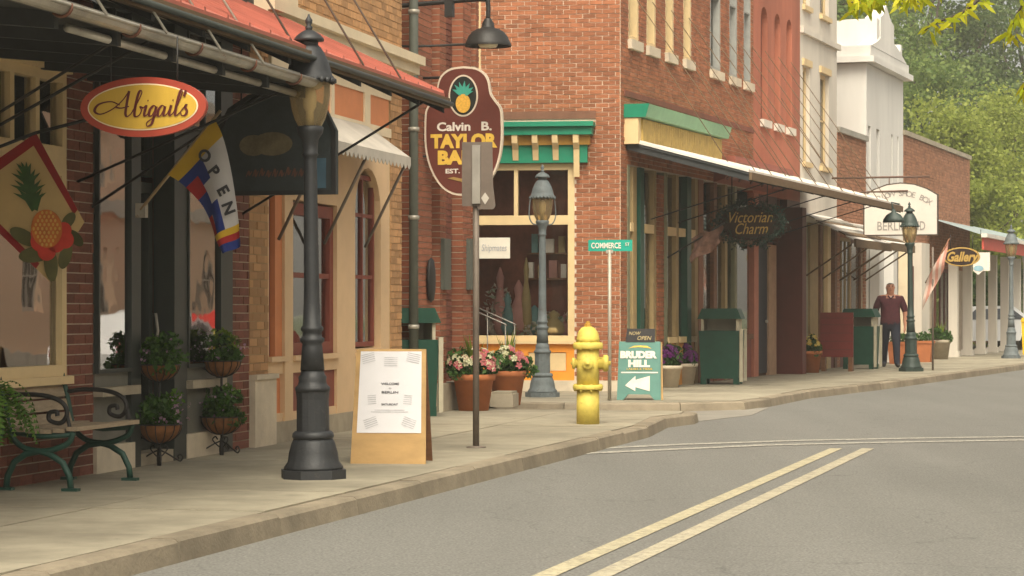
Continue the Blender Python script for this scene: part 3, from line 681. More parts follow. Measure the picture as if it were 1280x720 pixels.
# ---- tan brick building with the salmon and peach shopfront
Bo = S1(310) + 0.005
B = thing('tan_brick_building', F1.w(0), F1.rz, 'tan brick shop with peach and salmon arched shopfront and pale cornice', 'building')
B1 = S1(501)
zc = Z1(415, 150)
hole = [(S1(334), S1(487), 0.0, 3.72)]
wall = MB(); wall_panels(wall, Bo, B1, 0.0, 7.6, hole, -0.005, 0.25); wall.build('wall', mortar_tan, B)
bricks(B, F1, Bo, B1, 0.0, 7.6, brick_tan, hole, nobj=200)
shell(B, Bo, B1, 9, 7.8, brick_tan, room=1.8, roommat=pm('tan_shop_interior', (0.16, 0.11, 0.07), 0.9))
MB().box(Bo, S1(337), -0.07, 0.0, 0.0, Z1(322, 474)).build('pilaster_base', white_stone, B)
MB().box(Bo - .0, S1(338), -0.09, 0.0, Z1(322, 474), Z1(322, 468)).build('pilaster_cap', white_stone, B)
# timber shopfront, set out from left to right
x0, x1, x2, x3, x4, x5, x6, x7 = [S1(p) for p in (334, 356, 364, 422, 444, 476, 487, 425)]
pl = MB()
def arched(mb, a, b, z0, zt_, y0, y1, aw, mi=0):
    """wall piece with an arched opening: spandrels above a semicircle"""
    c, r = (a + b) / 2, (b - a) / 2; zsp = zt_ - r; n = 10
    for i in range(n):
        t0, t1 = math.pi * i / n, math.pi * (i + 1) / n
        p0, p1 = (c - r * math.cos(t0), zsp + r * math.sin(t0)), (c - r * math.cos(t1), zsp + r * math.sin(t1))
        mb.prism([p0, p1, (p1[0], zt_ + .0), (p0[0], zt_ + .0)], y0, y1, 'y', mi)
pl.box(x0, x0 + .05, 0.0, 0.2, 0.2, 3.1); pl.box(x1 - .06, x2, -0.02, 0.2, 0.2, 3.1); pl.box(x3 - 0.02, x4, 0.0, 0.2, 0.2, 3.1)
pl.box(x5, x6, 0.0, 0.2, 0.2, 3.1); pl.box(x0, x6, 0.0, 0.2, 3.1, 3.2)
pl.box(x2, x3 - .02, 0.0, 0.2, 2.36, 3.1); pl.box(x2, x3 - .02, 0.0, 0.2, 0.66, 0.80); pl.box(x2, x3 - .02, 0.01, 0.2, 0.2, 0.28)
pl.box(x4, x5, 0.0, 0.2, 0.2, 0.86)
arched(pl, x4, x5, 0.86, 2.82, 0.0, 0.2, 0); pl.box(x4, x5, 0.0, 0.2, 2.82, 3.1)
xa = x0 + 0.05; xb = S1(345)
arched(pl, xa, xb, 0.8, 2.62, 0.0, 0.2, 0); pl.box(xa, xb, 0.0, 0.2, 2.62, 3.1); pl.box(xb, x1 - .06, 0.02, 0.2, 2.62, 3.1)
pl.box(xa, x1 - .06, 0.0, 0.2, 0.66, 0.80); pl.box(xa, x1 - .06, 0.0, 0.2, 0.2, 0.28)
pl.build('shopfront_frame', peach, B)
MB().box(xb, x1 - .06, 0.01, 0.12, 0.80, 2.62).build('salmon_panel', orange_paint, B)
MB().box(xa, x1 - .06, 0.03, 0.15, 0.28, 0.66).build('lower_panel', orange_paint, B)
MB().box(x2, x3 - .02, 0.03, 0.15, 0.28, 0.66).build('lower_panel', red_frame, B)
for a_, b_ in ((x0, x1), (x2, x3), (x4, x5)): MB().box(a_, b_ - .01, -0.05, 0.0, 0.78, 0.83).build('window_sill', peach, B)
window(B, xa, xb, 0.84, 2.45, 0.06, 0.035, red_frame, 1, [0.42], bars=.04)
win = window(B, x2 + .02, x3 - .03, 0.83, 2.34, 0.04, 0.12, red_frame, 1, [0.53], fd=.09, bars=.05)
window(B, x4 + .05, x5 - .05, 0.88, 2.74, 0.06, 0.05, red_frame, 2, [0.40, 0.78], bars=.04)
cu = MB()
for i in range(40):
    xx = x2 + .1 + (x3 - x2 - .25) * i / 40; cu.box(xx, xx + .03, 0.16 + .012 * math.sin(i * 1.9), 0.168 + .012 * math.sin(i * 1.9), 0.95, 1.60)
cu.build('curtain', pm('net_curtain', (0.58, 0.54, 0.44), 0.9, 0.1, 5), B)
MB().box(x0, x6, -0.02, 0.22, 0.0, 0.2).build('foundation', stone, B)
# transom panels and the small scalloped awning
tr = MB(); tr.box(S1(337), x6, -0.02, 0.2, 3.2, 3.3); tr.box(S1(337), x6, -0.02, 0.2, 3.62, 3.72); tr.build('transom_frame', cream_pale, B)
pxs = [337, 362, 388, 412, 454, 462, 495]
for a_, b_ in ((337, 360), (364, 386), (390, 412), (416, 454), (461, 486)): MB().box(S1(a_), S1(b_), 0.0, 0.15, 3.3, 3.62).build('transom_panel', orange_paint, B)
for a_, b_ in ((360, 364), (386, 390), (412, 416), (454, 461)): MB().box(S1(a_), S1(b_), -0.02, 0.15, 3.3, 3.62).build('transom_mullion', cream_pale, B)
zz0, zz1 = Z1(430, 118), Z1(430, 62)
co = MB()
for (y_, a_, b_) in ((-0.06, 3.74, 3.86), (-0.12, 3.86, 3.96), (-0.19, 3.96, 4.06), (-0.26, 4.06, 4.16)): co.box(Bo, B1 + .12, y_, 0.0, a_, b_)
co.build('cornice', cream_pale, B)
MB().box(Bo, Bo + .75, -0.24, -0.0, 4.165, 4.55).build('cornice_block', cream_pale, B)
BA0, BA1 = F1.S(404, .5), F1.S(513, .5)
ba = thing('scalloped_awning', F1.w(BA0), F1.rz, 'small white awning with scalloped valance over the arched window', 'awning')
m = MB(); Lb = BA1 - BA0
m._add([(0, 0, 3.28), (Lb, 0, 3.28), (Lb, -0.50, 2.92), (0, -0.50, 2.92)], [(0, 1, 2, 3)]); m._add([(0, -.002, 3.262), (Lb, -.002, 3.262), (Lb, -0.50, 2.902), (0, -0.50, 2.902)], [(0, 1, 2, 3)])
m.build('awning_cloth', pm('awning_canvas', (.48, .44, .38), .85, .15, 4, dirt=.2), ba)
m = MB(); n = 22
for i in range(n):
    a_, b_ = Lb * i / n, Lb * (i + 1) / n; c_ = (a_ + b_) / 2
    m.prism([(a_, 2.918), (a_, 2.84), ((a_ * 3 + b_) / 4, 2.80), (c_, 2.785), ((a_ + 3 * b_) / 4, 2.80), (b_, 2.84), (b_, 2.918)], -0.506, -0.501, 'y')
m.build('valance', pm('awning_canvas', (.48, .44, .38), .85, .15, 4, dirt=.2), ba)
for x in (0.1, Lb * .5, Lb - .1): MB().tube([(x, -0.49, 2.88), (x, -0.02, 1.95)], 0.016, 6).build('awning_strut', metal_grey, ba)
# ---- red brick bank with piers
FB = Frame(*F1.w(0, -0.30).xy, 13.0)
SB = FB.S
C = thing('brick_bank_building', FB.w(0), FB.rz, 'red brick bank with narrow brick piers behind the oval bank sign', 'building')
C0, C1 = B1 + 0.01, SB(598)
wall = MB(); wall.box(C0, C1, 0.16, 0.4, 0, 9.0); wall.build('wall', mortar, C)
shell(C, C0, C1, 8, 9.2, brick_bank, front=.4)
BANKBRICK = MB().box(-.5, .5, -.5, .5, -.5, .5).mesh('brick', brick_bank)
def pier(a_, b_, depth=0.0):
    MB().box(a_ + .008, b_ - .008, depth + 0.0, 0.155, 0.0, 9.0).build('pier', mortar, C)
    z = 0.0; row = 0; mb = MB(); k = 0
    while z < 8.95:
        cut = a_ + (b_ - a_) * (.5 if row % 2 else .33)
        for p, q in ((a_, cut), (cut, b_)):
            j = random.uniform(0, .005)
            if k < 70 and z > .3: o = put('brick', BANKBRICK, C, ((p + q) / 2, .07, z + .039)); o.scale = (q - p - .010, .162 - j, .067); k += 1
            else: mb.box(p + .005, q - .005, -.011 + j, .15, z + .0055, z + .0725)
        z += .078; row += 1
    tag(mb.build('brickwork', brick_bank, C), kind='stuff')
piers = [(514, 539), (549, 557), (578, 588), (594, 598)]
for a_, b_ in piers: pier(SB(a_), SB(b_))
bricks(C, FB, SB(503), C1, 0.0, 9.0, brick_dark, [(SB(a_), SB(b_), 0, 9) for a_, b_ in piers], y=0.15, nobj=0)  # recesses between the piers use darker brick: their shade is put into the colour
# side wall of the bank along the side street
cs = MB(); cs.box(C1 - .02, C1, 0.0, 8, 0, 9.0); cs.build('side_wall', brick_bank, C)
MB().box(SB(512), C1 + .05, -0.08, 0.14, 0.0, 0.35).build('plinth', stone, C)
for a_, b_ in ((550, 558), (582, 590)):
    w_ = MB().box(SB(a_), SB(b_), -0.06, 0.0, FB.Z(a_, 362), FB.Z(a_, 298)).build('wall_lantern', pipe_green, C)
ov = MB(); s_, z_ = FB.hit(534, 350); ov.lathe([(0.001, -.28), (.09, -.24), (.13, -.12), (.14, 0), (.13, .12), (.09, .24), (.001, .28)], 16, (s_, -0.05, z_), squash=.35); ov.build('wall_plaque', black_iron, C)
# downpipe between the two buildings
dp = thing('downpipe', FB.w(SB(505), 0.12, 0), FB.rz, 'grey-green downpipe beside the tan brick wall corner', 'downpipe')
MB().tube([(0, 0, 0.05), (0, 0, 8.6)], 0.055, 12).build('pipe', pipe_green, dp)
for z_ in (1.05, 2.35, 3.4, 4.8): MB().tube([(0, 0, z_), (0, 0, z_ + .05)], 0.068, 12).build('pipe_bracket', galv, dp)
# upper windows of the bank
for a_ in (0.5,):
    pass
# ================================================================ BLOCK BEYOND THE SIDE STREET
S2, Z2 = F2.S, F2.Z
SS, ZS = FS.S, FS.Z
D = thing('corner_brick_building', F2.w(0), F2.rz, 'red brick corner building with green cornices and orange panelled side window', 'building')
HD = 8.5
# -- side wall (its own direction, as a rotated part)
side = MB(); sd0 = -5.2
hx0, hx1 = SS(560), SS(718); hz0, hz1 = 0.17, 3.57
sideholes = [(hx0, hx1, hz0, hz1)]
uw0, uw1 = SS(560), SS(601)
sideholes.append((uw0, uw1, ZS(590, 126), 8.2))
wall_panels(side, sd0, 0.0, 0.0, HD, sideholes, -0.005, 0.25)
sw = side.build('side_wall', mortar_pale, D); sw.rotation_euler = (0, 0, FS.rz - F2.rz)
def in_side(o): o.rotation_euler = (0, 0, FS.rz - F2.rz); return o
bricks(sw, FS, sd0, 0.0, 0.17, HD, brick_red, sideholes + [(hx0, SS(733), 3.57, ZS(700, 160)), (hx0, SS(744.5), ZS(700, 149.5), ZS(700, 138.5))], nobj=300, L=.205, H=.070, keep=lambda x, y: 600 < x < 775 and y > 0)
pn = MB()
pn.box(hx0 - .02, 0.02, -0.03, 0.0, 0.0, 0.168); pn.build('plinth', white_stone, sw)
MB().box(hx0, SS(745), -0.02, 0.012, ZS(700, 149), ZS(700, 139)).build('lintel', pm('lintel_brown', (0.17, 0.08, 0.05), 0.9, 0.2, 6), sw)
# shop window in the side wall
wz0, wz1, wzm0, wzm1 = ZS(650, 425), 3.50, ZS(650, 281), ZS(650, 271)
xr = hx1 - 0.0
f = MB(); f.box(xr - .10, xr, -0.02, 0.14, wz0, 3.57); f.box(hx0, xr - .10, -0.02, 0.14, wzm0, wzm1 + .02); f.box(hx0, xr - .1, -0.02, 0.14, wz0 - .0, wz0 + .07); f.box(hx0, xr - .1, -0.02, 0.14, 3.47, 3.57)
f.box(hx0, xr + .03, -0.07, 0.14, wz0 - .06, wz0); f.build('window_frame', cream, sw)
MB().box(hx0 + .01, xr - .1, 0.06, 0.066, wz0 + .07, wzm0).build('pane', glass_clear, sw)
xm = SS(645)
MB().box(xm - .03, xm + .03, -0.015, 0.12, wzm1 + .02, 3.47).build('mullion', cream, sw)
for a_, b_ in ((hx0 + .01, xm - .03), (xm + .03, xr - .1)): MB().box(a_, b_, 0.06, 0.066, wzm1 + .02, 3.47).build('pane', glass_clear, sw)
# orange panelled stall riser
o_ = MB(); zt_, zb_ = wz0 - .06, 0.17
px0, px1 = SS(660), SS(708)
o_.box(hx0, xr, 0.03, 0.14, zb_, zt_); o_.box(px1, xr, 0.0, 0.03, zb_, zt_); o_.box(hx0, px0, 0.0, 0.03, zb_, zt_)
o_.box(px0, px1, 0.0, 0.03, zt_ - .13, zt_); o_.box(px0, px1, 0.0, 0.03, zb_, zb_ + .14); o_.build('stall_riser', bright_orange, sw)
MB().box(px0 + .01, px1 - .01, 0.012, 0.03, zb_ + .15, zt_ - .14).build('riser_panel', cream, sw)
# green bracketed cornice over the side window
g_ = MB(); cx1 = SS(742)
g_.box(hx0, SS(735), -0.12, 0.012, ZS(680, 204), ZS(680, 182)); g_.box(hx0, cx1, -0.30, 0.012, ZS(680, 170), ZS(680, 160)); g_.box(hx0, cx1 + .03, -0.36, 0.012, ZS(680, 160), ZS(680, 154)); g_.build('cornice', green_trim, sw)
MB().box(hx0, SS(738), -0.16, 0.012, ZS(680, 182), ZS(680, 170)).build('cornice_band', pm('cornice_amber', (0.50, 0.27, 0.05), 0.6), sw)
for p_ in (620, 646, 671, 696, 722):
    b0 = SS(p_); lo = 205 if p_ < 720 else 222
    m = MB(); m.prism([(-0.13, ZS(680, lo if p_ > 720 else 201)), (-0.13, ZS(680, 170)), (-0.29, ZS(680, 170)), (-0.27, ZS(680, 180)), (-0.18, ZS(680, 188))], b0 - .045, b0 + .045, 'x'); m.build('cornice_bracket', cream, sw)
for (pa, pb, zz, hh, mm) in ((656, 662, .98, .25, 'goods_white'), (668, 676, .98, .2, 'goods_gold'), (682, 692, .98, .28, 'goods_pink'), (697, 704, .98, .22, 'goods_white'), (660, 668, 1.38, .3, 'goods_teal'), (676, 688, 1.38, .22, 'goods_white'), (694, 702, 1.38, .26, 'goods_gold')):
    MB().box(SS(pa), SS(pb), .42, .55, wz0 + zz, wz0 + zz + hh).build('shelf_item', pm(mm, {'goods_white': (0.75, 0.70, 0.64), 'goods_gold': (0.36, 0.27, 0.12), 'goods_pink': (0.45, 0.22, 0.20), 'goods_teal': (0.12, 0.26, 0.27)}[mm], .6), sw)
window(sw, uw0, uw1, ZS(590, 126), 8.2, 0.02, 0.11, cream, 2, 4, glass_dim, flat=True)
MB().box(uw0 - .05, uw1 + .05, -0.06, 0.05, ZS(590, 126) - .1, ZS(590, 126)).build('window_sill', cream_pale, sw)
# what stands in the side window
itm = MB(); zf = wz0 + 0.05
itm.box(hx0 + .02, xr - .02, 0.14, 1.6, zf - .05, zf)
itm.build('display_platform', brown_wood, sw)
it = MB()
for (p_, h_, r_, mi) in ((612, .55, .10, 0), (622, 1.1, .13, 1), (632, .7, .12, 2), (645, .9, .16, 1), (655, 1.25, .09, 3), (664, .5, .16, 2), (690, .42, .2, 3), (703, .35, .14, 1), (676, .3, .12, 0), (640, .35, .1, 3)):
    it.lathe([(r_ * .4, 0), (r_, h_ * .2), (r_ * .8, h_ * .5), (r_ * .35, h_ * .7), (r_ * .5, h_ * .85), (.01, h_)], 10, (SS(p_), 0.2 + .25 * random.random(), zf), mi)
tag(it.build('display_goods', [pm('goods_white', (0.75, 0.70, 0.64), 0.6), pm('goods_pink', (0.45, 0.22, 0.20), 0.7), pm('goods_teal', (0.12, 0.26, 0.27), 0.6), pm('goods_gold', (0.36, 0.27, 0.12), 0.6)], sw), kind='stuff')
it = np.concatenate([blob_pts(240, (SS(660), 0.28, zf + .1), (0.55, .15, .16)), blob_pts(160, (SS(620), 0.3, zf + .45), (0.25, .15, .4)), blob_pts(150, (SS(690), .28, zf + .2), (.3, .15, .22))])
tag(put('display_flowers', leafmesh('display_flowers', leafcloud(it, 0.09), leafmat('silk_flower', (0.66, 0.55, 0.50), (0.24, 0.32, 0.2), .2)), sw), kind='stuff')
for z_ in (wz0 + .95, wz0 + 1.35): MB().box(SS(655), SS(706), 0.35, .65, z_, z_ + .03).build('display_shelf', brown_wood, sw)
sg = MB().box(SS(597), SS(637), 0.035, 0.05, ZS(615, 323), ZS(615, 297)).build('hanging_notice', pm('notice_card', (0.72, 0.68, 0.58), 0.7, .05), sw)
t_ = TEXTS['ship'].build('notice_lettering', ink_grey, sw, loc=(SS(617), 0.031, ZS(615, 310)))
# room behind the corner
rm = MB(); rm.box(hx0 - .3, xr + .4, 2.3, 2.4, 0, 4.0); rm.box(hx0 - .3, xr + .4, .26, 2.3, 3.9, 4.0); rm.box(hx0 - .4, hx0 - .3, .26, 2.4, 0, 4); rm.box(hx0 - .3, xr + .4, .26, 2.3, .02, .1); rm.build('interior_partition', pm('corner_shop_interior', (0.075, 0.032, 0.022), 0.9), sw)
# -- front wall on the main street
D1 = S2(941)
fh = []; uz0 = Z2(790, 104)
narrow = [(785, 795), (807.5, 816.5), (831, 839), (853.5, 861)]
wide = [(887, 898), (911, 919), (929, 936)]
for a_, b_ in narrow + wide: fh.append((S2(a_), S2(b_) + .12, 5.55, 8.2))
sf0 = S2(783)
front_hole = (sf0, D1, -.1, 3.55)
wall = MB(); wall_panels(wall, 0.0, D1, 0.0, HD, fh + [front_hole], -0.005, 0.25); wall.build('front_wall', mortar, D)
bricks(D, F2, 0.0, D1, 0.0, HD, brick_red, fh + [front_hole], nobj=120, L=.205, H=.070)
for i, (a_, b_) in enumerate(narrow + wide):
    s0_, s1_ = S2(a_), S2(b_) + .12
    window(D, s0_, s1_, 5.55, 8.2, -0.004, 0.07, cream if i < 4 else pm('grey_window_paint', (0.30, 0.30, 0.28), .6), 1, 2, glass_dim, fd=.24)
    MB().box(s0_ - .05, s1_ + .05, -0.08, 0.06, 5.40, 5.55).build('window_sill', white_stone, D)
sb = MB(); sb.box(0.15, D1, -0.03, 0.0, Z2(800, 126), Z2(800, 119)); sb.build('string_course', brick_dark, D)
shell(D, 0.3, D1, 3.0, HD, brick_dark, front=.5, room=2.0)
# roof of the corner building
MB().prism([(0.02, 0.03), (D1, 0.03), (D1, 6), (1.2, 6), (-.0, 5.0)], HD, HD + .15, 'z').build('roof', under_dark, D)
# green and ochre cornice of the shopfront
G0, G1 = S2(779), S2(886)
z3 = 3.92
m = MB(); m.prism([(0.0, 4.50), (-0.42, 4.50), (-0.36, 4.30), (0.0, 4.30)], G0 + .012, G1, 'x'); m.build('cornice', mint_trim, D)
MB().prism([(0.0, 4.505), (-0.425, 4.505), (-0.365, 4.295), (0.0, 4.295)], G0, G0 + .010, 'x').build('cornice_end', green_trim, D)
m = MB(); m.box(G0 + .02, G1 - .05, -0.24, 0.0, 3.88, 4.29); m.build('cornice_frieze', cream, D)
nS = int((G1 - G0 - .2) / 0.11)
for i in range(nS):
    x = G0 + .18 + i * .11; MB().box(x, x + .085, -0.275, -0.24, 3.93, 4.28).build('frieze_slat', ochre, D)
# timber and glass shopfront: posts, panes and doors from left to right
def post(a_, b_, mat, y0=-0.02, y1=0.16, z0=0.0, z1=3.55, name='post'): return MB().box(S2(a_), S2(b_), y0, y1, z0, z1).build(name, mat, D)
tan_post = pm('tan_post_paint', (0.30, 0.215, 0.10), 0.65, 0.15, 4)
sage = pm('sage_post_paint', (0.20, 0.20, 0.125), 0.65, 0.15, 4)
post(783, 786, sage); post(790, 794.5, tan_post); post(796, 801, dark_green, -.06); post(815.5, 819, tan_post); post(829, 833, sage)
post(843.5, 847, tan_post); post(855, 860, dark_green, -.06); post(867.5, 871, tan_post)
post(872, 878, pm('brown_post_paint', (0.22, 0.085, 0.04), .6)); post(891, 895, brown_wood); post(905, 908, tan_post); post(917, 920, sage)
bricks(D, F2, S2(820), S2(828.5), 0.0, 3.5, brick_red, y=-0.01, nobj=0)
MB().box(S2(820), S2(828.5), 0.0, 0.14, 0, 3.5).build('pier', mortar, D)
zr = 0.72
for a_, b_ in ((786, 790), (801, 815.5), (833, 843.5), (847, 855), (860, 867.5), (878, 891), (895, 905), (908, 917), (920, 939)):
    wdt = S2(b_) - S2(a_)
    MB().box(S2(a_), S2(b_), 0.05, 0.056, zr + .1, 2.52).build('pane', glass, D); MB().box(S2(a_), S2(b_), 0.05, 0.056, 2.66, 3.5).build('pane', glass, D)
    MB().box(S2(a_), S2(b_), -0.03, 0.12, 2.52, 2.66).build('transom_rail', cream if a_ < 872 else brown_wood, D)
    MB().box(S2(a_), S2(b_), 0.0, 0.14, 0.0, zr).build('stall_riser', pm('amber_riser', (0.46, 0.21, 0.05), .6) if a_ < 872 else red_frame, D)
    MB().box(S2(a_), S2(b_), -0.05, 0.14, zr, zr + .1).build('window_sill', cream if a_ < 872 else brown_wood, D)
dc = MB()
for i in range(26):
    x = S2(786) + i * .4; h = random.uniform(.3, 1.1); dc.lathe([(.1, 0), (.16, h * .4), (.05, h * .8), (.01, h)], 8, (x, .6 + .5 * random.random(), .7), i % 3)
tag(dc.build('display_goods', [MATS['goods_white'], MATS['goods_teal'], MATS['goods_gold']], D), kind='stuff')
# ---- red painted building next door
E = thing('red_painted_building', F2.w(0), F2.rz, 'salmon red painted building with three narrow arched windows', 'building')
E0, E1 = D1 + .005, S2(1000)
eh = [(S2(a_), S2(b_) + .1, 4.95, 7.15) for a_, b_ in ((951, 958), (968, 974), (983, 988.5))]
wall = MB(); wall_panels(wall, E0, E1, 0.0, 9.5, eh + [(E0, E1, -.1, 3.5)], 0.0, 0.25)
for a_, b_, z0, z1 in eh: arched(wall, a_, b_, z0, z1, 0.0, .25, 0)
wall.build('front_wall', red_wall, E)
for a_, b_, z0, z1 in eh:
    window(E, a_, b_, z0, z1, 0.12, .05, maroon, 1, 3, glass_dim); MB().box(a_ - .06, b_ + .06, -.08, .1, z0 - .14, z0).build('window_sill', off_white, E)
shell(E, E0, E1, 5, 9.6, red_wall, room=2.4)
m = MB(); B0, B1_ = S2(885), S2(966)
m.prism([(0.0, 4.02), (-0.40, 4.02), (-0.42, 3.92), (-.30, 3.80), (-.22, 3.62), (0.0, 3.56)], B0 + .35, B1_, 'x'); m.build('bracketed_cornice', pm('brown_cornice_paint', (0.24, 0.07, 0.045), .6, .2), D)
for i in range(6): x = B0 + .45 + i * (B1_ - B0 - .6) / 5; MB().prism([(-.22, 3.6), (-.36, 3.78), (-.38, 3.9), (-.2, 3.9)], x, x + .1, 'x').build('cornice_bracket', maroon, D)
post2 = lambda a_, b_, mat, y0=-0.02, y1=0.16, z0=0.0, z1=3.5, name='post': MB().box(S2(a_), S2(b_), y0, y1, z0, z1).build(name, mat, E)
E_pink = pm('pink_post_paint', (0.42, 0.16, 0.105), .6, .12)
post2(941.5, 947, E_pink); dr = post2(948, 960, pm('navy_door_paint', (0.012, 0.018, 0.03), .4), .02, .08, .05, 2.6, 'door')
MB().ball((S2(957), -.02, 1.05), .035, 8).build('handle', galv, dr)
post2(960.5, 970, pm('plaster_jamb', (0.36, 0.24, 0.16), .7), -.01, .1, 0.0, 2.55, 'door_jamb'); post2(947, 971, maroon, .0, .16, 2.62, 3.5, 'door_head')
mw = MB().box(S2(972), S2(972) + .35, -.50, .1, 0, 3.3).build('porch_wall', maroon, E); post2(984, 1000, maroon, 0, .15, 0, 3.5, 'side_panel')
for a_ in (974, 981, 988, 995): pass
# ---- long white-topped awning on the brick block, with tie rods
s3a = S2(781); s3b, z3b = F2.hit(1126, 262, 2.0)
zf3 = z3b + .06
aw3 = awning('metal_awning', 'long white metal awning along the brick corner building, held by thin rods', F2, s3a, s3b, 2.0, 3.93, zf3, white_roof, under_dark, beam_brown, fascia=.11, ribs=0.9)
tie = []
for i in range(11):
    s_ = s3a + .5 + i * 1.12
    if s_ < s3b: tie.append((s_, 1.98, zf3 + .05, s_ - .05, .0, 6.3)); (tie.append((s_ + .25, 1.2, zf3 + .27, s_ + .2, .0, 5.5)) if i % 2 else None)
rods(aw3, F2, s3a, tie, 0.0075, beam_brown)
tie = []
for px in (812, 846, 900, 940, 970): s_ = S2(px); tie.append((s_, .02, 2.75, s_ + .02, 1.95, zf3 - .08))
rods(aw3, F2, s3a, tie, 0.010)
# ---- cream three-storey building
G = thing('cream_building', F2.w(0), F2.rz, 'cream painted three-storey building with tall narrow windows beside the red one', 'building')
g0, g1 = E1 + .005, S2(1046)
gh = [(S2(a_), S2(b_), z0, z1) for a_, b_ in ((1003.5, 1012), (1025, 1036)) for z0, z1 in ((4.35, 6.35), (7.6, 9.4))]
gh2 = [(g0 + .1, g1 - .05, .0, 3.1)]
wall = MB(); wall_panels(wall, g0, g1, 0, 10.6, gh + gh2, 0, .25); wall.build('front_wall', off_white, G)
for h_ in gh:
    window(G, *h_, .08, .09, cream, 1, 2, glass_dim); MB().box(h_[0] - .06, h_[1] + .06, -.07, .08, h_[2] - .1, h_[2]).build('window_sill', cream, G)
    MB().box(h_[0] - .08, h_[1] + .08, -.05, 0.0, h_[3], h_[3] + .14).build('window_head', cream, G)
shell(G, g0, g1, 7, 10.7, off_white, room=2.2)
MB().box(g0, g1 + .1, -.08, 0, 7.0, 7.12).build('string_course', off_white, G)
x = g0 + .1; cols = [sage, tan_post, brown_wood, cream, brown_wood]
shop_px = [(1004, 1008), (1011, 1021), (1024, 1027), (1033, 1037), (1042, 1045)]
for i, (a_, b_) in enumerate(shop_px): MB().box(S2(a_), S2(b_), -.03, .15, 0, 3.1).build('post', cols[i], G)
for i in range(4):
    a_, b_ = S2(shop_px[i][1]), S2(shop_px[i + 1][0])
    MB().box(a_, b_, .05, .056, .7, 3.1).build('pane', glass, G); MB().box(a_, b_, 0, .12, 0, .7).build('stall_riser', red_frame if i % 2 else maroon, G)
# weathered lean-to awnings in front of it
def lean_to(label, s0, s1, t1, zw, zf, n):
    o = thing('slatted_awning', F2.w(s0), F2.rz, label, 'awning'); L = s1 - s0
    for i in range(n):
        u0, u1 = i / n, (i + 1) / n - .02; za, zb = zw + (zf - zw) * u0, zw + (zf - zw) * u1; ta, tb = t1 * u0, t1 * u1
        j = .02 * (i % 2)
        MB()._add([(0, -ta, za + j), (L, -ta, za + j), (L, -tb, zb + j), (0, -tb, zb + j), (0, -ta, za + j - .025), (L, -ta, za + j - .025), (L, -tb, zb + j - .025), (0, -tb, zb + j - .025)],
                  [(0, 1, 2, 3), (7, 6, 5, 4), (0, 4, 5, 1), (1, 5, 6, 2), (2, 6, 7, 3), (3, 7, 4, 0)]).build('awning_slat', [white_roof, galv, beam_brown][i % 3], o)
    MB().box(0, L, -t1 - .06, -t1 - .01, zf - .16, zf + .01).build('fascia', beam_brown, o)
    for x in (0.1, L / 2, L - .1): MB().tube([(x, -t1 + .05, zf - .1), (x, .0, zf - .8)], .018, 6).build('awning_strut', beam_brown, o)
    return o
lean_to('weathered slatted awning over the cream building shop windows', S2(1001), S2(1050), 1.1, 3.30, 2.72, 7)
lean_to('weathered slatted awning over the low brick shop, beyond the cream building', S2(1051), S2(1082), 1.1, 3.25, 2.75, 7)
# ---- low brick building, white gabled building, brick hall
Hh = thing('low_brick_building', F2.w(0), F2.rz, 'low orange brick shop between the cream and the white buildings', 'building')
h0, h1 = g1 + .005, S2(1082)
wall = MB(); wall_panels(wall, h0, h1, 0, 5.2, [(h0 + .3, h1 - .3, 0, 2.9)], .012, .25); wall.build('front_wall', mortar, Hh)
bricks(Hh, F2, h0, h1, 0, 5.2, brick_far, [(h0 + .3, h1 - .3, 0, 2.9)], nobj=0)
MB().box(h0, h1, -.08, .2, 5.2, 5.32).build('coping', galv, Hh)
shell(Hh, h0, h1, 6, 5.0, brick_far, room=2.0)
window(Hh, h0 + .3, h1 - 1.5, .6, 2.9, .05, .08, tan_post, 3, 1); window(Hh, h1 - 1.5, h1 - .3, .0, 2.9, .05, .1, brown_wood, 1, [.3], name='door')
MB().box(h0 + .3, h1 - 1.5, 0, .15, 0, .6).build('stall_riser', maroon, Hh)
J = thing('white_gabled_building', F2.w(0), F2.rz, 'tall white building with stepped gable parapet above the street signs', 'building')
j0, j1 = S2(1083), S2(1129)
jh = [(S2(a_), S2(b_), 3.9, 5.6) for a_, b_ in ((1085, 1088.5), (1095.5, 1099.5), (1114, 1116), (1121.5, 1123.5))]
wall = MB(); wall_panels(wall, j0, j1, 0, 7.05, jh + [(j0 + .4, j1 - .3, 0, 2.8)], 0, .25); wall.box(j0, j0 + .25, .25, 9, 0, 7.05); wall.box(j1 - .25, j1, .25, 9, 0, 7.05); wall.build('wall', white_paint, J)
for h_ in jh: window(J, *h_, .1, .05, dark_store, 1, 2, glass_dim)
window(J, j0 + .4, j1 - .3, .0, 2.8, .05, .1, off_white, 4, [.25])
MB().box(j0 - .22, j1 + .22, -.22, 9.0, 7.06, 7.2).build('cornice', white_paint, J); MB().box(j0 - .12, j1 + .12, -.12, 9.0, 7.2, 7.45).build('parapet', white_paint, J)
jm = (j0 + j1) / 2
MB().prism([(-.10, 7.452), (9.0, 7.452), (8.6, 7.52), (.6, 8.18), (-.10, 8.18)], S2(1091), S2(1094), 'x').build('gable', white_paint, J)
pk = [S2(p) for p in (1094.2, 1097, 1101, 1107, 1111, 1113, 1119, 1121, 1127)]
MB().prism([(j0 - .05, 7.453), (j0 + .6, 7.60), (pk[0], 7.75), (pk[0], 8.25), (pk[1], 8.32), (pk[2], 8.62), (pk[3], 8.30), (pk[4], 8.22), (pk[4], 7.80), (pk[6], 7.66), (pk[6] + .02, 7.86), (pk[7], 7.86), (pk[7] + .02, 7.60), (pk[8], 7.453)], -.13, .25, 'y').build('gable_front', white_paint, J)
MB().box(j0, j1, 8.9, 9.0, 0, 7.05).build('back_wall', white_paint, J)
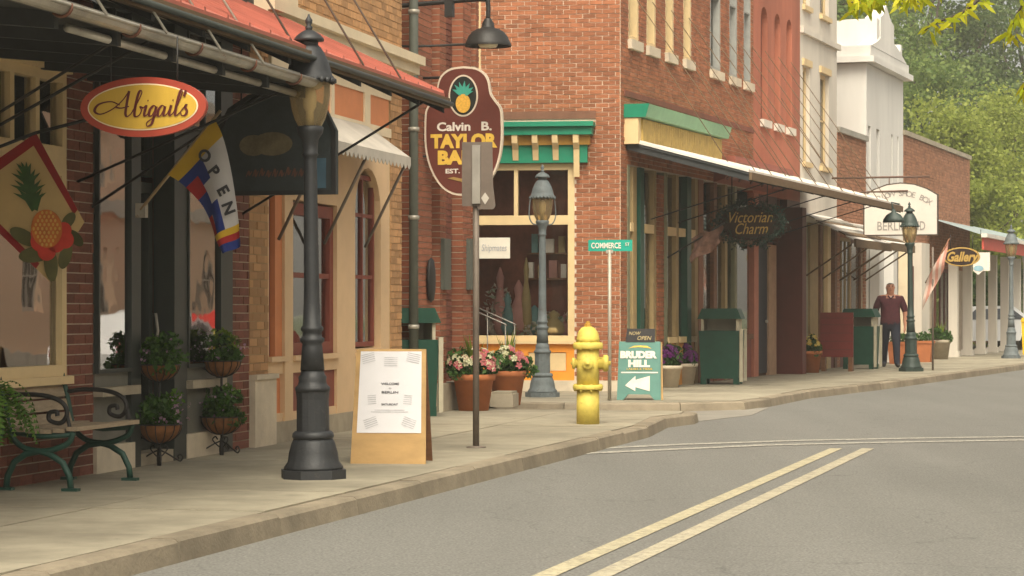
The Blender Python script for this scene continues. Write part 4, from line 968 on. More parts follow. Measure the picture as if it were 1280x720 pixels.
MB().box(j0 + .3, j1 - .3, 1.6, 1.7, 0, 7.0).build('interior_partition', room_dark, J)
for s_ in (j0 + 1.6, jm, j1 - .8): pass
Kb = thing('brick_hall_building', F2.w(0), F2.rz, 'plain orange-red brick hall beyond the white gabled building', 'building')
k0, k1 = j1 + .01, S2(1212)
wall = MB(); wall.box(k0, k1, .012, .3, 0, 5.7); wall.build('front_wall', mortar, Kb)
bricks(Kb, F2, k0, k1, 2.4, 5.7, brick_far, nobj=0); bricks(Kb, F2, k0, k1, 0, 2.4, brick_far, [(k0 + 1, k1 - 1, 0, 2.4)], nobj=0)
MB().box(k0 - .05, k1 + .05, -.06, .4, 5.7, 5.82).build('coping', stone, Kb)
shell(Kb, k0, k1, 8, 5.6, brick_far, front=.3)
for a_ in (1.2, 4.6): window(Kb, k0 + a_, k0 + a_ + 2.4, .5, 2.4, -.05, .1, maroon, 3, 1)
# ---- porch with white posts
Lp = thing('porch', F2.w(0), F2.rz, 'white-posted street porch with blue-grey roof and red fascia at the far right', 'porch')
l0, l1 = S2(1126), S2(1330)
lm = S2(1208)
zr0 = 3.35
roofm = pm('blue_grey_roof', (0.30, 0.36, 0.36), .5, .12, 3)
MB()._add([(l0 + 3.5, .0, 3.75), (lm + 5, .0, 3.75), (lm + 5, -1.5, 3.25), (l0 + 3.5, -1.5, 3.25)], [(0, 1, 2, 3)]).build('roof', roofm, Lp)
MB().box(l0 + 3.5, lm + 5, -1.56, -1.5, 2.86, 3.18).build('fascia', pm('red_fascia_paint', (0.46, 0.075, 0.05), .6), Lp)
MB().box(l0 + 3.4, lm + 5.1, -1.66, -1.5, 3.18, 3.28).build('roof_edge', white_roof, Lp)
MB()._add([(lm + 5.1, .6, 3.9), (l1 + 30, .6, 3.9), (l1 + 30, -1.0, 3.05), (lm + 5.1, -1.0, 3.05)], [(0, 1, 2, 3)]).build('roof', roofm, Lp)
MB().box(lm + 5.1, l1 + 30, -1.05, -.95, 2.75, 3.04).build('fascia', white_roof, Lp)
for p_ in (1192, 1209.5, 1226, 1241, 1256, 1271, 1284, 1296):
    s_ = F2.S(p_, .55); m = MB(); m.box(s_ - .12, s_ + .12, -.67, -.43, 0.16, 2.9); pst = m.build('post', off_white, Lp); MB().box(s_ - .16, s_ + .16, -.71, -.39, 0.0, .16).build('post_base', off_white, pst)
MB().box(S2(1215), l1 + 20, 2.6, 2.9, 0, .95).build('low_brick_wall', brick_far, Lp)
# narrow shop columns below the white building and the hall
for a_, b_, mt in ((1086, 1092, white_paint), (1104, 1109, white_paint), (1140, 1150, off_white), (1122, 1127, cream_pale)):
    MB().box(S2(a_), S2(b_), -.25, -.02, 0, 3.0).build('shop_column', mt, J if b_ < 1128 else Kb)
# ================================================================ STREET FURNITURE AND SIGNS
def face(deg): return R(-deg)            # local x to the right, -y towards the camera
def sign_at(px, py, d): return at(px, py, d)
# ---- street lamps
def make_lamp():
    o = thing('street_lamp', (0, 0, 0), 0, 'black cast-iron street lamp with bell hood nearest the camera', 'street lamp', 'street lamps along the pavement')
    b = MB()
    pl_ = [(.235 * c_, .235 * s_) for c_, s_ in ((1, .5), (.5, 1), (-.5, 1), (-1, .5), (-1, -.5), (-.5, -1), (.5, -1), (1, -.5))]
    b.prism(pl_, 0, .07, 'z')
    b.lathe([(.225, .07), (.225, .09), (.195, .13), (.185, .20), (.165, .27), (.150, .30)], 32, flute=.06)
    b.lathe([(.150, .30), (.160, .32), (.155, .345), (.138, .36)], 24)
    b.lathe([(.125, .36), (.122, .60), (.128, .66)], 16, flute=.05, smooth=False)
    b.lathe([(.130, .66), (.134, .69), (.112, .71), (.104, .74), (.108, .77), (.092, .79), (.086, .82)], 24)
    b.build('base', lamp_black, o)
    p = MB(); p.lathe([(.092, .82), (.078, 1.0), (.074, 1.02), (.092, 1.04), (.094, 1.06), (.074, 1.075), (.072, 1.11), (.086, 1.125), (.086, 1.145), (.070, 1.16), (.060, 1.35), (.050, 2.40), (.050, 2.44), (.066, 2.455), (.056, 2.47), (.058, 2.52), (.066, 2.57), (.098, 2.62), (.104, 2.66), (.092, 2.67)], 24)
    p.build('pole', lamp_black, o)
    g = MB(); g.lathe([(.090, 2.672), (.115, 2.72), (.140, 2.80), (.155, 2.90), (.158, 3.00), (.158, 3.03)], 24, cap=False); g.build('lamp_glass', lamp_glass, o)
    bu = MB(); bu.lathe([(.03, 2.67), (.03, 2.78), (.05, 2.82), (.055, 2.90), (.04, 2.96), (.005, 2.98)], 12); bu.build('bulb', pm('frosted_bulb', (.75, .68, .5), .4), o)
    h = MB()
    h.lathe([(.192, 3.01), (.195, 3.03), (.175, 3.055), (.165, 3.09), (.150, 3.15), (.118, 3.22), (.090, 3.265), (.075, 3.28)], 28)
    h.lathe([(.070, 3.275), (.070, 3.32)], 20)
    h.lathe([(.112, 3.315), (.115, 3.33), (.090, 3.36), (.055, 3.385), (.028, 3.40)], 24)
    for k in range(22):
        a = 2 * math.pi * k / 22; h.ball((.186 * math.cos(a), .186 * math.sin(a), 3.012), .024, 6)
    h.build('hood', lamp_black, o)
    f = MB(); f.lathe([(.022, 3.395), (.030, 3.42), (.016, 3.435), (.026, 3.455), (.028, 3.475), (.012, 3.50), (.006, 3.52)], 14); f.build('finial', lamp_black, o)
    return o
lamp = make_lamp(); lamp.location = gnd(392, 598); lamp.rotation_euler = (0, R(-.6), R(10))
l2 = copy_tree(lamp, label='worn street lamp with skylight grey in its paint and scroll arms before the orange panelled window', loc=gnd(678, 496), swap={lamp_black: lamp_grey}); l2.scale = (.97,) * 3; l2.rotation_euler = (0, 0, R(20))
for sgn in (-1, 1):
    pts = spline([(sgn * .09, 0, 2.60), (sgn * .17, 0, 2.63), (sgn * .215, 0, 2.75), (sgn * .20, 0, 2.95), (sgn * .19, 0, 3.02)], 4)
    MB().tube(pts, .010, 6).build('scroll_arm', lamp_grey, l2)
l3 = copy_tree(lamp, label='dark green street lamp beside the walking person', loc=gnd(1139, 464), swap={lamp_black: lamp_green}); l3.rotation_euler = (0, R(-.8), R(30))
l4 = copy_tree(lamp, label='farthest street lamp by the white porch posts at the right edge', loc=gnd(1264, 448), swap={lamp_black: lamp_grey}); l4.rotation_euler = (0, 0, 0)

# ---- oval sign
d_ = 14.9
o = thing('hanging_sign', at(180, 134, d_), face(13), 'yellow oval hanging shop sign with red rim and script lettering', 'sign')
def oval(a, b, n=48): return [(a * math.cos(2 * math.pi * i / n), b * math.sin(2 * math.pi * i / n)) for i in range(n)]
MB().prism(oval(.415, .186), -.02, .02, 'y').build('sign_rim', pm('sign_red_rim', (0.30, 0.045, 0.025), .5, .12), o)
MB().prism(oval(.364, .145), -.024, .024, 'y').build('cream_line', cream_pale, o)
MB().prism(oval(.355, .137), -.027, .027, 'y').build('sign_board', pm('sign_yellow', (0.46, 0.29, 0.035), .6, .16, 5, stretch=(1, 1, .2)), o)
abig = [[(1.3, 1.15), (.3, 1.5), (-.9, 1.25), (-1.2, .6), (-.5, .3), (.6, .75), (1.5, 1.6), (2.0, 2.5)], [(2.0, 2.5), (2.0, 1.4), (2.05, .35), (2.3, .02), (2.65, .3)], [(.9, .95), (1.5, .85), (2.3, 1.0)],
        [(2.65, .3), (3.1, 1.4), (3.35, 2.3), (3.15, 2.5), (2.98, 2.0), (2.95, .6), (3.1, .03), (3.5, .12), (3.65, .6), (3.4, .95), (3.8, .8)], [(3.8, .8), (4.05, 1.05), (4.0, .3), (4.15, .02), (4.5, .4)], [(4.12, 1.45), (4.16, 1.6)],
        [(5.1, .9), (4.8, 1.02), (4.5, .6), (4.55, .08), (4.85, .12), (5.12, .95)], [(5.12, .95), (5.06, 0), (4.95, -.75), (4.55, -.95), (4.45, -.6), (5.0, -.15), (5.45, .3)],
        [(6.0, .85), (5.7, 1.02), (5.4, .6), (5.45, .06), (5.75, .1), (6.02, .95)], [(6.02, .95), (5.98, .25), (6.12, .02), (6.4, .3), (6.62, 1.05)], [(6.62, 1.05), (6.57, .3), (6.72, .02), (7.0, .35)], [(6.68, 1.45), (6.72, 1.6)],
        [(7.0, .35), (7.4, 1.6), (7.5, 2.35), (7.32, 2.45), (7.2, 1.8), (7.15, .4), (7.3, .02), (7.65, .3)], [(7.85, 2.45), (7.75, 1.85)], [(7.65, .3), (8.15, 1.1), (8.1, .8), (8.35, .4), (8.2, .03), (7.85, .05), (7.78, .28)]]
sc_ = script(abig, .064, .105, .2); sc_.build('lettering', pm('maroon_lettering', (.085, .012, .01), .5), o, loc=(-.245, -.029, -.060))
for x in (-.22, .22): MB().tube([(x, 0, .15), (x, 0, e1z - o.location.z + .0)], .006, 6).build('hanger', black_iron, o)

# ---- big dark arched sign
d_ = 19.3
o = thing('hanging_sign', at(346, 180, d_), face(13), 'large dark arched wooden sign with faded painted basket behind the nearest lamp', 'sign')
W2, Hs = .505, .41
arch = [(-W2, -Hs), (W2, -Hs), (W2, .10), (W2 * .8, .30), (W2 * .45, .40), (0, .42), (-W2 * .45, .40), (-W2 * .8, .29), (-W2, .10)]
slate_sign = pm('dark_sign_paint', (.036, .046, .048), .7, .4, 5, .1, dirt=.3)
MB().prism(arch, -.02, .02, 'y').build('sign_board', slate_sign, o)
inn = [(x * .93, z * .92) for x, z in arch]
fr_ = MB()
for i in range(len(arch)):
    a, b = arch[i], arch[(i + 1) % len(arch)]; c, d2 = inn[(i + 1) % len(arch)], inn[i]
    for y0, y1 in ((-.035, -.02), (.02, .035)): fr_.prism([a, b, c, d2], y0, y1, 'y')
fr_.build('sign_frame', pm('dark_sign_frame', (.018, .018, .018), .6), o)
bk = MB(); bk.prism([(-.03 + .17 * math.cos(a), -.0 + .095 * math.sin(a)) for a in [2 * math.pi * i / 20 for i in range(20)]], -.026, -.0205, 'y'); bk.prism([(.12 * math.cos(a) - .19, .085 * math.sin(a) - .01) for a in [2 * math.pi * i / 16 for i in range(16)]], -.024, -.0205, 'y'); bk.build('painted_basket', pm('faded_basket_paint', (.15, .12, .065), .8, .5, 9), o)
random.seed(21)
script([[(x, 0), (x + .3, random.uniform(.7, 1.3)), (x + .5, random.uniform(-.1, .3)), (x + .8, random.uniform(.5, .9))] for x in np.arange(0, 9, 1.0)], .055, .13, .1).build('faded_lettering', pm('faded_red_lettering', (.14, .06, .04), .8, .3), o, loc=(-.25, -.022, -.26))
MB().box(.33, .42, -.025, -.0205, -.36, -.12).build('painted_panel', pm('faded_blue_paint', (.05, .10, .14), .8, .3), o)
for x in (-.3, .3): MB().tube([(x, 0, .36), (x, 0, e2z + .25 - o.location.z)], .007, 6).build('hanger', black_iron, o)

# ---- bank sign
d_ = 29.3
o = thing('bank_sign', at(580, 164, d_), face(13), 'maroon shaped bank sign with white edge, pineapple emblem and yellow letters', 'sign')
half = [(0, .79), (.16, .77), (.27, .70), (.32, .60), (.345, .46), (.41, .36), (.475, .27), (.49, .12), (.49, -.12), (.46, -.33), (.39, -.52), (.28, -.68), (.14, -.77), (0, -.79)]
half = [(p.x, p.z) for p in spline([(x, 0, z) for x, z in half], 3)]
outl = half + [(-x, z) for x, z in reversed(half[1:-1])]
MB().prism(outl, -.03, .03, 'y').build('sign_edge', pm('sign_cream_edge', (.66, .56, .44), .5, .08), o)
MB().prism([(x * .95, z * .968) for x, z in outl], -.034, .034, 'y').build('sign_board', pm('sign_maroon', (.125, .030, .020), .5, .12), o)
MB().prism([(x, z + .43) for x, z in oval(.185, .255)], -.038, -.03, 'y').build('emblem_rim', MATS['sign_cream_edge'], o)
MB().prism([(x, z + .43) for x, z in oval(.165, .235)], -.041, -.03, 'y').build('emblem_field', pm('emblem_black', (.015, .018, .015), .5), o)
pa = MB(); pa.prism([(x + .0, z + .335) for x, z in oval(.092, .115, 20)], -.052, -.04, 'y'); pa.build('pineapple_fruit', pm('emblem_gold', (.72, .40, .06), .5, .3, 40), o)
cr = MB()
for a, l in ((-1.0, .13), (-.6, .16), (-.25, .17), (.1, .18), (.45, .16), (.85, .14), (1.15, .11)):
    bx, bz = .03 * math.sin(a), .44; tx, tz = bx + l * math.sin(a), bz + l * math.cos(a) * .95; n_ = Vector((math.cos(a), -math.sin(a))) * .022
    cr.prism([(bx - n_.x, bz - n_.y), ((bx + tx) / 2 - n_.x * .9, (bz + tz) / 2 - n_.y * .9 + .012), (tx, tz), ((bx + tx) / 2 + n_.x * .9, (bz + tz) / 2 + n_.y * .9 + .012), (bx + n_.x, bz + n_.y)], -.05 - abs(a) * .002, -.041, 'y')
cr.build('pineapple_leaves', pm('emblem_teal', (.05, .33, .25), .5), o)
wl_ = pm('white_lettering', (.70, .64, .56), .5); yl_ = pm('gold_lettering', (.72, .46, .07), .5)
TEXTS['bank1'].build('lettering', wl_, o, loc=(-.12, -.036, .05)); TEXTS['bank1b'].build('lettering', wl_, o, loc=(.29, -.036, .05)); TEXTS['bank2'].build('lettering', yl_, o, loc=(0, -.036, -.13)); TEXTS['bank3'].build('lettering', yl_, o, loc=(0, -.036, -.33)); TEXTS['est'].build('lettering', wl_, o, loc=(0, -.036, -.49))
MB().prism([(-.20, -.575), (-.12, -.56), (-.03, -.58), (.03, -.58), (.12, -.56), (.2, -.575), (.1, -.60), (.02, -.62), (0, -.66), (-.02, -.62), (-.1, -.60)], -.042, -.034, 'y').build('scroll_mark', pm('dull_gold_mark', (.35, .22, .07), .5), o)
MB().tube([(-.70, 0, .66), (.1, 0, .66)], .016, 8).build('bracket', black_iron, o); MB().tube([(-.70, 0, -.3), (-.46, 0, -.3)], .014, 8).build('bracket', black_iron, o)
# gooseneck light over the bank sign
d_ = 28.4
o = thing('gooseneck_light', at(610, 58, d_), face(13), 'black bell-shaped gooseneck light above the bank sign', 'wall light')
sh_ = MB(); sh_.lathe([(.275, .0), (.278, .02), (.262, .05), (.235, .115), (.19, .17), (.14, .20), (.09, .215), (.075, .23), (.072, .27), (.05, .31), (.04, .33)], 28, cap=False); sh_.lathe([(.265, .006), (.24, .06), (.19, .15), (.08, .20)], 28, cap=False); sh_.build('shade', black_iron, o)
MB().lathe([(.10, .0), (.12, .03), (.1, .1), (.05, .17)], 16, (0, 0, -.01)).build('bulb', MATS['frosted_bulb'], o)
MB().tube(spline([(0, 0, .32), (0, 0, .50), (-.06, .0, .56), (-.55, 0, .54), (-1.3, 0, .50)], 5), .028, 10).build('arm', black_iron, o)
MB().box(-.52, -.42, -.05, .05, .36, .60).build('junction_box', black_iron, o)
MB().tube([(-.27, 0, .03), (-.95, 0, .02), (-1.35, 0, .06)], .014, 6).build('cable', black_iron, o)

# ---- pineapple house flag on its pole
d_ = 16.6
o = thing('house_flag', at(45, 166, d_), face(8), 'cream house flag with red border and painted pineapple by the cream window', 'flag')
u_ = d_ / FPX
def fl(px, py, y=0.0): return ((px - 45) * u_, y, -(py - 166) * u_)
TL, TRr, BRr, BL = (45, 166), (107, 278), (62, 352), (-62, 236)     # corners in the photograph
nf = 14
def flagpt(a, b, y=0.0):
    x = (TL[0] * (1 - a) + TRr[0] * a) * (1 - b) + (BL[0] * (1 - a) + BRr[0] * a) * b; y_ = (TL[1] * (1 - a) + TRr[1] * a) * (1 - b) + (BL[1] * (1 - a) + BRr[1] * a) * b
    return fl(x, y_, y + .011 * math.sin(b * 7 + a * 2) * (a + .15))
def flagpatch(mb, a0, a1, b0, b1, y, mi=0, n=10):
    vs = [flagpt(a0 + (a1 - a0) * i / n, b0 + (b1 - b0) * j / n, y) for j in range(n + 1) for i in range(n + 1)]
    mb._add(vs, [(j * (n + 1) + i, j * (n + 1) + i + 1, (j + 1) * (n + 1) + i + 1, (j + 1) * (n + 1) + i) for j in range(n) for i in range(n)], mi, True)
f_ = MB(); flagpatch(f_, 0, 1, 0, 1, 0); f_.build('flag_cloth', pm('flag_cream_cloth', (.42, .29, .125), .9, .1, 4), o)  # cloth colours browned and darkened: backlit shade put into the flag
f_ = MB()
for yy in (-.003, .003):
    flagpatch(f_, 0, .86, 0, .085, yy); flagpatch(f_, 0, .09, .085, 1, yy); flagpatch(f_, 0, .86, .915, 1, yy)
f_.build('flag_border', pm('flag_red_cloth', (.22, .010, .010), .9, .12, 4), o)
def disc(px, py, rx, rz_, y, n=18, rot=0):
    c = Vector(fl(px, py)); out = []
    for i in range(n):
        a = 2 * math.pi * i / n; x, z = rx * u_ * math.cos(a), rz_ * u_ * math.sin(a); out.append((c.x + x * math.cos(rot) - z * math.sin(rot), c.z + x * math.sin(rot) + z * math.cos(rot)))
    return out
def sq(mb): mb.v = [(x, -.0135 + (y + .05) * .16, z) for x, y, z in mb.v]; return mb
lv = MB()
for (x, y_, rx, rz_, rt) in ((30, 296, 20, 9, -.5), (45, 318, 22, 10, .15), (65, 330, 9, 22, .1), (84, 320, 8, 17, -.3), (97, 298, 13, 7, -.8), (88, 276, 12, 7, .9)):
    lv.prism(disc(x, y_, rx, rz_, 0, rot=rt), -.058 + .002 * (len(lv.v) % 7), -.05, 'y')
sq(lv).build('painted_leaves', pm('flag_olive', (.085, .08, .026), .9, .3, 9), o)
fr2 = MB()
for (x, y_, r_) in ((52, 302, 13), (72, 304, 12), (60, 314, 12), (84, 300, 11), (82, 288, 10), (48, 292, 9)): fr2.prism(disc(x, y_, r_, r_, 0), -.074 - .0015 * r_ + .01, -.05, 'y')
sq(fr2).build('painted_fruit', pm('flag_red_fruit', (.42, .035, .02), .9, .3, 7), o)
sq(MB().prism(disc(60, 286, 20, 24, 0, 24, .15), -.086, -.05, 'y')).build('painted_pineapple', pm('flag_pineapple', (.40, .115, .022), .9, .25, 12), o)
sc = MB()
for i in range(-3, 4):
    for j in range(-4, 5):
        x, y_ = 60 + i * 5.6 + (2.8 if j % 2 else 0), 286 + j * 5
        if ((x - 60) / 18) ** 2 + ((y_ - 286) / 22) ** 2 < 1: sc.prism(disc(x, y_, 1.7, 2.4, 0, 6), -.092, -.08, 'y')
tag(sq(sc).build('pineapple_scales', pm('flag_gold_dots', (.50, .28, .06), .9), o), kind='stuff')
cw = MB(); k_ = 0
for row, (yy0, sp, ln, nn) in enumerate(((262, .5, 30, 5), (252, 1.0, 26, 7), (240, 1.1, 26, 7), (228, .9, 24, 6), (218, .5, 20, 4))):
    for q in range(nn):
        a = (q / (nn - 1) - .5) * 2 * sp; bx, by = 44 - row * 2.5, yy0 - 0; tx, ty = bx + ln * math.sin(a) - 4, by - ln * math.cos(a) * .8; k_ += 1
        p0, p1 = Vector(fl(bx, by)), Vector(fl(tx, ty)); n_ = Vector((-(p1 - p0).z, 0, (p1 - p0).x)).normalized() * .024
        cw.prism([(p0.x - n_.x, p0.z - n_.z), (p1.x, p1.z), (p0.x + n_.x, p0.z + n_.z)], -.062 - .0007 * k_, -.05, 'y')
sq(cw).build('pineapple_crown', pm('flag_green', (.035, .075, .02), .9, .5, 14), o)
MB().tube([fl(45, 166, .0), fl(118, 140, .3), fl(200, 108, .55)], .012, 8).build('flag_pole', black_iron, o); MB().tube([fl(45, 166, 0.0), fl(-62, 205, -.02), fl(-90, 214, -.05)], .012, 8).build('flag_pole', black_iron, o)

# ---- OPEN flag
d_ = 18.4
o = thing('open_flag', at(174, 262, d_), face(13), 'drooping OPEN flag with yellow, white, blue and red panels on a wooden pole', 'flag')
u2 = d_ / FPX
def f2p(px, py, y=0.0): return ((px - 174) * u2, y, -(py - 262) * u2)
# cloth strips run from the pole edge (yellow) down to the tail
sp_l = [(212, 219), (224, 226), (240, 240), (256, 258), (268, 280), (276, 300), (287, 318)]
sp_r = [(274, 150), (284, 170), (291, 196), (296, 226), (300, 258), (303, 285), (306, 308)]
Lc = [Vector(f2p(x, y_)) for x, y_ in sp_l]; Rc = [Vector(f2p(x, y_)) for x, y_ in sp_r]
Ls = spline(Lc, 4); Rs = spline(Rc, 4); N_ = len(Ls)
def cloth(u, v, y=0.0):
    i = min(int(u * (N_ - 1)), N_ - 2); f = u * (N_ - 1) - i; a = Ls[i].lerp(Ls[i + 1], f); b = Rs[i].lerp(Rs[i + 1], f); p = a.lerp(b, v)
    p.y += y + .05 * math.sin(v * 5 + u * 4) * (.2 + u); return p
def patch(mb, u0, u1, v0, v1, y=0, n=8):
    vs = [cloth(u0 + (u1 - u0) * i / n, v0 + (v1 - v0) * j / n, y) for j in range(n + 1) for i in range(n + 1)]
    mb._add(vs, [(j * (n + 1) + i, j * (n + 1) + i + 1, (j + 1) * (n + 1) + i + 1, (j + 1) * (n + 1) + i) for j in range(n) for i in range(n)], 0, True)
fb, fy, fw, frd = pm('flag_blue_cloth', (.014, .03, .16), .9, .15), pm('flag_yellow_cloth', (.48, .30, .02), .9, .12), pm('flag_white_cloth', (.42, .40, .39), .9, .1), pm('flag_crimson_cloth', (.30, .02, .02), .9, .15)
for nm, mt, ps in (('yellow_panel', fy, [(0, .18, 0, 1), (.80, .86, 0, 1)]), ('white_panel', fw, [(.18, .80, .52, 1), (.38, .55, .30, .52)]), ('blue_panel', fb, [(.18, .38, 0, .52), (.38, .62, 0, .30), (.55, .80, .18, .52), (.92, 1, 0, 1)]), ('red_panel', frd, [(.28, .44, .0, .30), (.62, .80, 0, .18), (.86, .92, 0, 1)])):
    for p in ps:
        m = MB(); patch(m, *p, y=-.004 if nm == 'red_panel' else 0); m.build(nm, mt, o)
for ch, (px, py, an) in zip('OPEN', ((263, 197, -42), (275, 216, -52), (287, 240, -62), (294, 262, -70))):
    t = text(ch, .125, fat=.004); M = Matrix.Translation(Vector(f2p(px, py, -.05))) @ Matrix.Rotation(R(-an), 4, 'Y'); t.move(M); t.build('lettering', ink, o)
MB().tube([(0, 0.03, 0), f2p(280, 140, .02)], .013, 8).build('flag_pole', pm('pole_wood', (.36, .26, .14), .6), o)
MB().box(-.04, .04, .02, .08, -.06, .05).build('pole_bracket', galv, o)

# ---- bench
o = thing('bench', F1.w(-0.08, .06), F1.rz, 'slatted wooden bench with green cast-iron arms against the brick wall', 'bench')
Lb_ = 1.16; ig = pm('bench_green_iron', (.018, .062, .045), .45, .25, 8, .2)
for i, x in enumerate((0.03, Lb_ - .03)):
    m = MB()
    m.tube([(x, *p) for p in [(-.50, 0.02), (-.49, .10), (-.44, .20), (-.34, .26), (-.26, .28), (-.16, .26), (-.07, .20), (-.02, .10), (-.01, .02)]], .024, 8)
    m.tube([(x, p.x, p.z) for p in spline([(-.52, 0, .42), (-.48, 0, .34), (-.36, 0, .29), (-.26, 0, .28), (-.15, 0, .30), (-.07, 0, .36), (-.03, 0, .44), (0.0, 0, .60), (.05, 0, .80)], 4)], .022, 8)
    m.tube([(x, -.50, .40), (x, -.28, .385), (x, -.06, .41)], .02, 8)
    m.box(x - .03, x + .03, -.56, -.44, 0, .022); m.box(x - .03, x + .03, -.06, .05, 0, .022)
    fr_ = m.build('cast_iron_frame', ig, o)
    m = MB(); m.tube([(x, p.x, p.z) for p in spline([(0.02, 0, .66), (-.12, 0, .68), (-.32, 0, .67), (-.44, 0, .62), (-.47, 0, .54), (-.42, 0, .48), (-.34, 0, .50), (-.34, 0, .55), (-.39, 0, .56), (-.40, 0, .53)], 5)], .017, 8)
    m.tube([(x, -.47, .54), (x, -.49, .46), (x, -.47, .40)], .015, 8); m.build('armrest', black_iron, o)
for j, (y_, z_) in enumerate(((-.52, .425), (-.42, .412), (-.32, .405), (-.22, .405), (-.12, .415))): MB().box(0, Lb_, y_ - .042, y_ + .042, z_, z_ + .03).build('seat_slat', grey_wood, o)
for j in range(4):
    y_, z_ = -.02 + j * .028, .47 + j * .098; m = MB(); m.box(0, Lb_, -.014, .014, -.042, .042); m.move(Matrix.Translation((0, y_, z_)) @ Matrix.Rotation(R(-16), 4, 'X')); m.build('back_slat', grey_wood, o)
# ---- fern in a pot beside the bench
o = thing('potted_fern', at(-22, 545, 16.6), 0, 'bushy green fern at the left edge beside the bench', 'plant'); o.location.z = 0
MB().lathe([(.10, 0), (.10, .02), (.025, .04), (.022, .30), (.08, .33), (.14, .40), (.15, .46), (.13, .46)], 20).build('pot', dark_green, o)
fm = MB()
for k in range(60):
    a = random.uniform(0, 2 * math.pi); l = random.uniform(.2, .44); up_ = random.uniform(.10, .36)
    P = spline([(0.02 * math.cos(a), .02 * math.sin(a)  , .46), (l * .4 * math.cos(a), l * .4 * math.sin(a), .42 + up_), (l * .8 * math.cos(a), l * .8 * math.sin(a), .40 + up_ * .85), (l * math.cos(a), l * math.sin(a), .30 + up_ * .4)], 7)
    side_ = Vector((-math.sin(a), math.cos(a), 0))
    for i in range(2, len(P) - 1):
        w = .055 * math.sin(math.pi * i / len(P)) + .012; d = (P[i + 1] - P[i])
        for s_ in (-1, 1):
            q = P[i] + side_ * s_ * w + Vector((0, 0, -.012)) + d * .5; fm._add([P[i], P[i] + d * .75, q], [(0, 1, 2)])
tag(fm.build('fronds', leaf_fern, o), kind='stuff')
# ---- two-tier basket planters
def planter_stand(loc, rz, label, seed, lime):
    random.seed(seed); np.random.seed(seed)
    o = thing('planter_stand', loc, rz, label, 'planter', 'two-tier wire basket planters by the slate-green shopfront')
    coir = pm('coir_liner', (.20, .085, .03), .95, .3, 14, .6)
    m = MB(); m.tube([(0, 0, .06), (0, 0, .86)], .011, 8); m.build('stem', black_iron, o)
    m = MB()
    for k in range(3):
        a = 2 * math.pi * k / 3 + .5; c, s_ = math.cos(a), math.sin(a)
        m.tube([(p.x * c, p.x * s_, p.z) for p in spline([(.0, 0, .13), (.07, 0, .10), (.15, 0, .055), (.20, 0, .03), (.225, 0, .055), (.205, 0, .085), (.18, 0, .07), (.19, 0, .05)], 5)], .007, 6)
        m.tube([(p.x * c, p.x * s_, p.z) for p in spline([(0, 0, .06), (.05, 0, .10), (.08, 0, .14), (.055, 0, .165), (.035, 0, .14)], 5)], .006, 6)
    m.lathe([(.018, .0), (.022, .05), (.016, .15)], 8); m.build('scroll_foot', black_iron, o)
    for z_, r_ in ((.34, .185), (.83, .165)):
        b = MB(); b.lathe([(r_ * math.sin(math.pi / 2 * i / 6), z_ - r_ * .85 * math.cos(math.pi / 2 * i / 6)) for i in range(7)], 24, cap=False); b.lathe([(.001, z_ - .03), (r_ * .97, z_ - .03)], 24, cap=False); bo = b.build('basket', coir, o)
        w = MB()
        for k in range(14):
            a = 2 * math.pi * k / 14; w.tube([((r_ + .004) * math.sin(math.pi / 2 * i / 6) * math.cos(a), (r_ + .004) * math.sin(math.pi / 2 * i / 6) * math.sin(a), z_ - (r_ + .004) * .85 * math.cos(math.pi / 2 * i / 6)) for i in range(7)], .004, 5)
        w.tube([((r_ + .005) * math.cos(2 * math.pi * k / 24), (r_ + .005) * math.sin(2 * math.pi * k / 24), z_) for k in range(25)], .006, 5); w.build('basket_wires', black_iron, bo)
        pts = np.concatenate([lobes(620, (0, 0, z_ + .07), (r_ * 1.3, r_ * 1.3, .16), 9), blob_pts(220, (0, 0, z_ + .03), (r_ * .95, r_ * .95, .08))]); tag(put('foliage', leafmesh('foliage', leafcloud(pts, .055, up=.6), leaf_mid), o), kind='stuff')
        pts = lobes(220, (random.uniform(-.06, .06), 0, z_ + .13), (r_ * .85, r_ * .85, .13), 4); tag(put('foliage', leafmesh('foliage', leafcloud(pts, .05, up=.6), leaf_fern if z_ < .5 else lime), o), kind='stuff')
        pts = lobes(70, (0, 0, z_ + .10), (r_ * 1.3, r_ * 1.3, .14), 5); pts = pts[np.linalg.norm(pts[:, :2], axis=1) > r_ * .4]
        tag(put('flowers', leafmesh('flowers', leafcloud(pts, .028, aspect=1), leafmat('petal_lilac', (.42, .25, .35), (.55, .38, .46), .3)), o), kind='stuff')
    return o
p_ = gnd(199, 582); planter_stand(p_, .2, 'two-tier basket planter left of the glazed shop door', 3, leaf_fern)
p_ = gnd(277, 569); planter_stand(p_, .9, 'two-tier basket planter in front of the brick pier beside the tan building', 5, leaf_lime)
# ---- plywood A-board with paper notice
o = thing('sandwich_board', gnd(485, 580), R(-5), 'plywood sandwich board with taped white paper notice', 'sandwich board')
w0_, w1_, hh_, lean = .315, .295, .95, .20
def slant(mb, x0, x1, z0, z1, y0, y1, taper=True):
    n0 = len(mb.v); mb.box(x0, x1, y0, y1, z0, z1); mb.v[n0:] = [(x * (1 - .07 * z / hh_), y + lean * z / hh_, z) for x, y, z in mb.v[n0:]]
m = MB(); slant(m, -w0_, w0_, 0, hh_, 0, .018); m.build('front_panel', plywood, o)
m = MB(); n0 = 0; m.box(-w0_, w0_, 0, .018, 0, hh_ - .01); m.v = [(x * (1 - .07 * z / hh_), y + .46 - (.46 - lean - .02) * z / hh_, z) for x, y, z in m.v]; m.build('rear_panel', brown_wood, o)
m = MB(); slant(m, -.275, .275, .255, .93, -.004, 0); pp = m.build('paper_notice', paper, o)
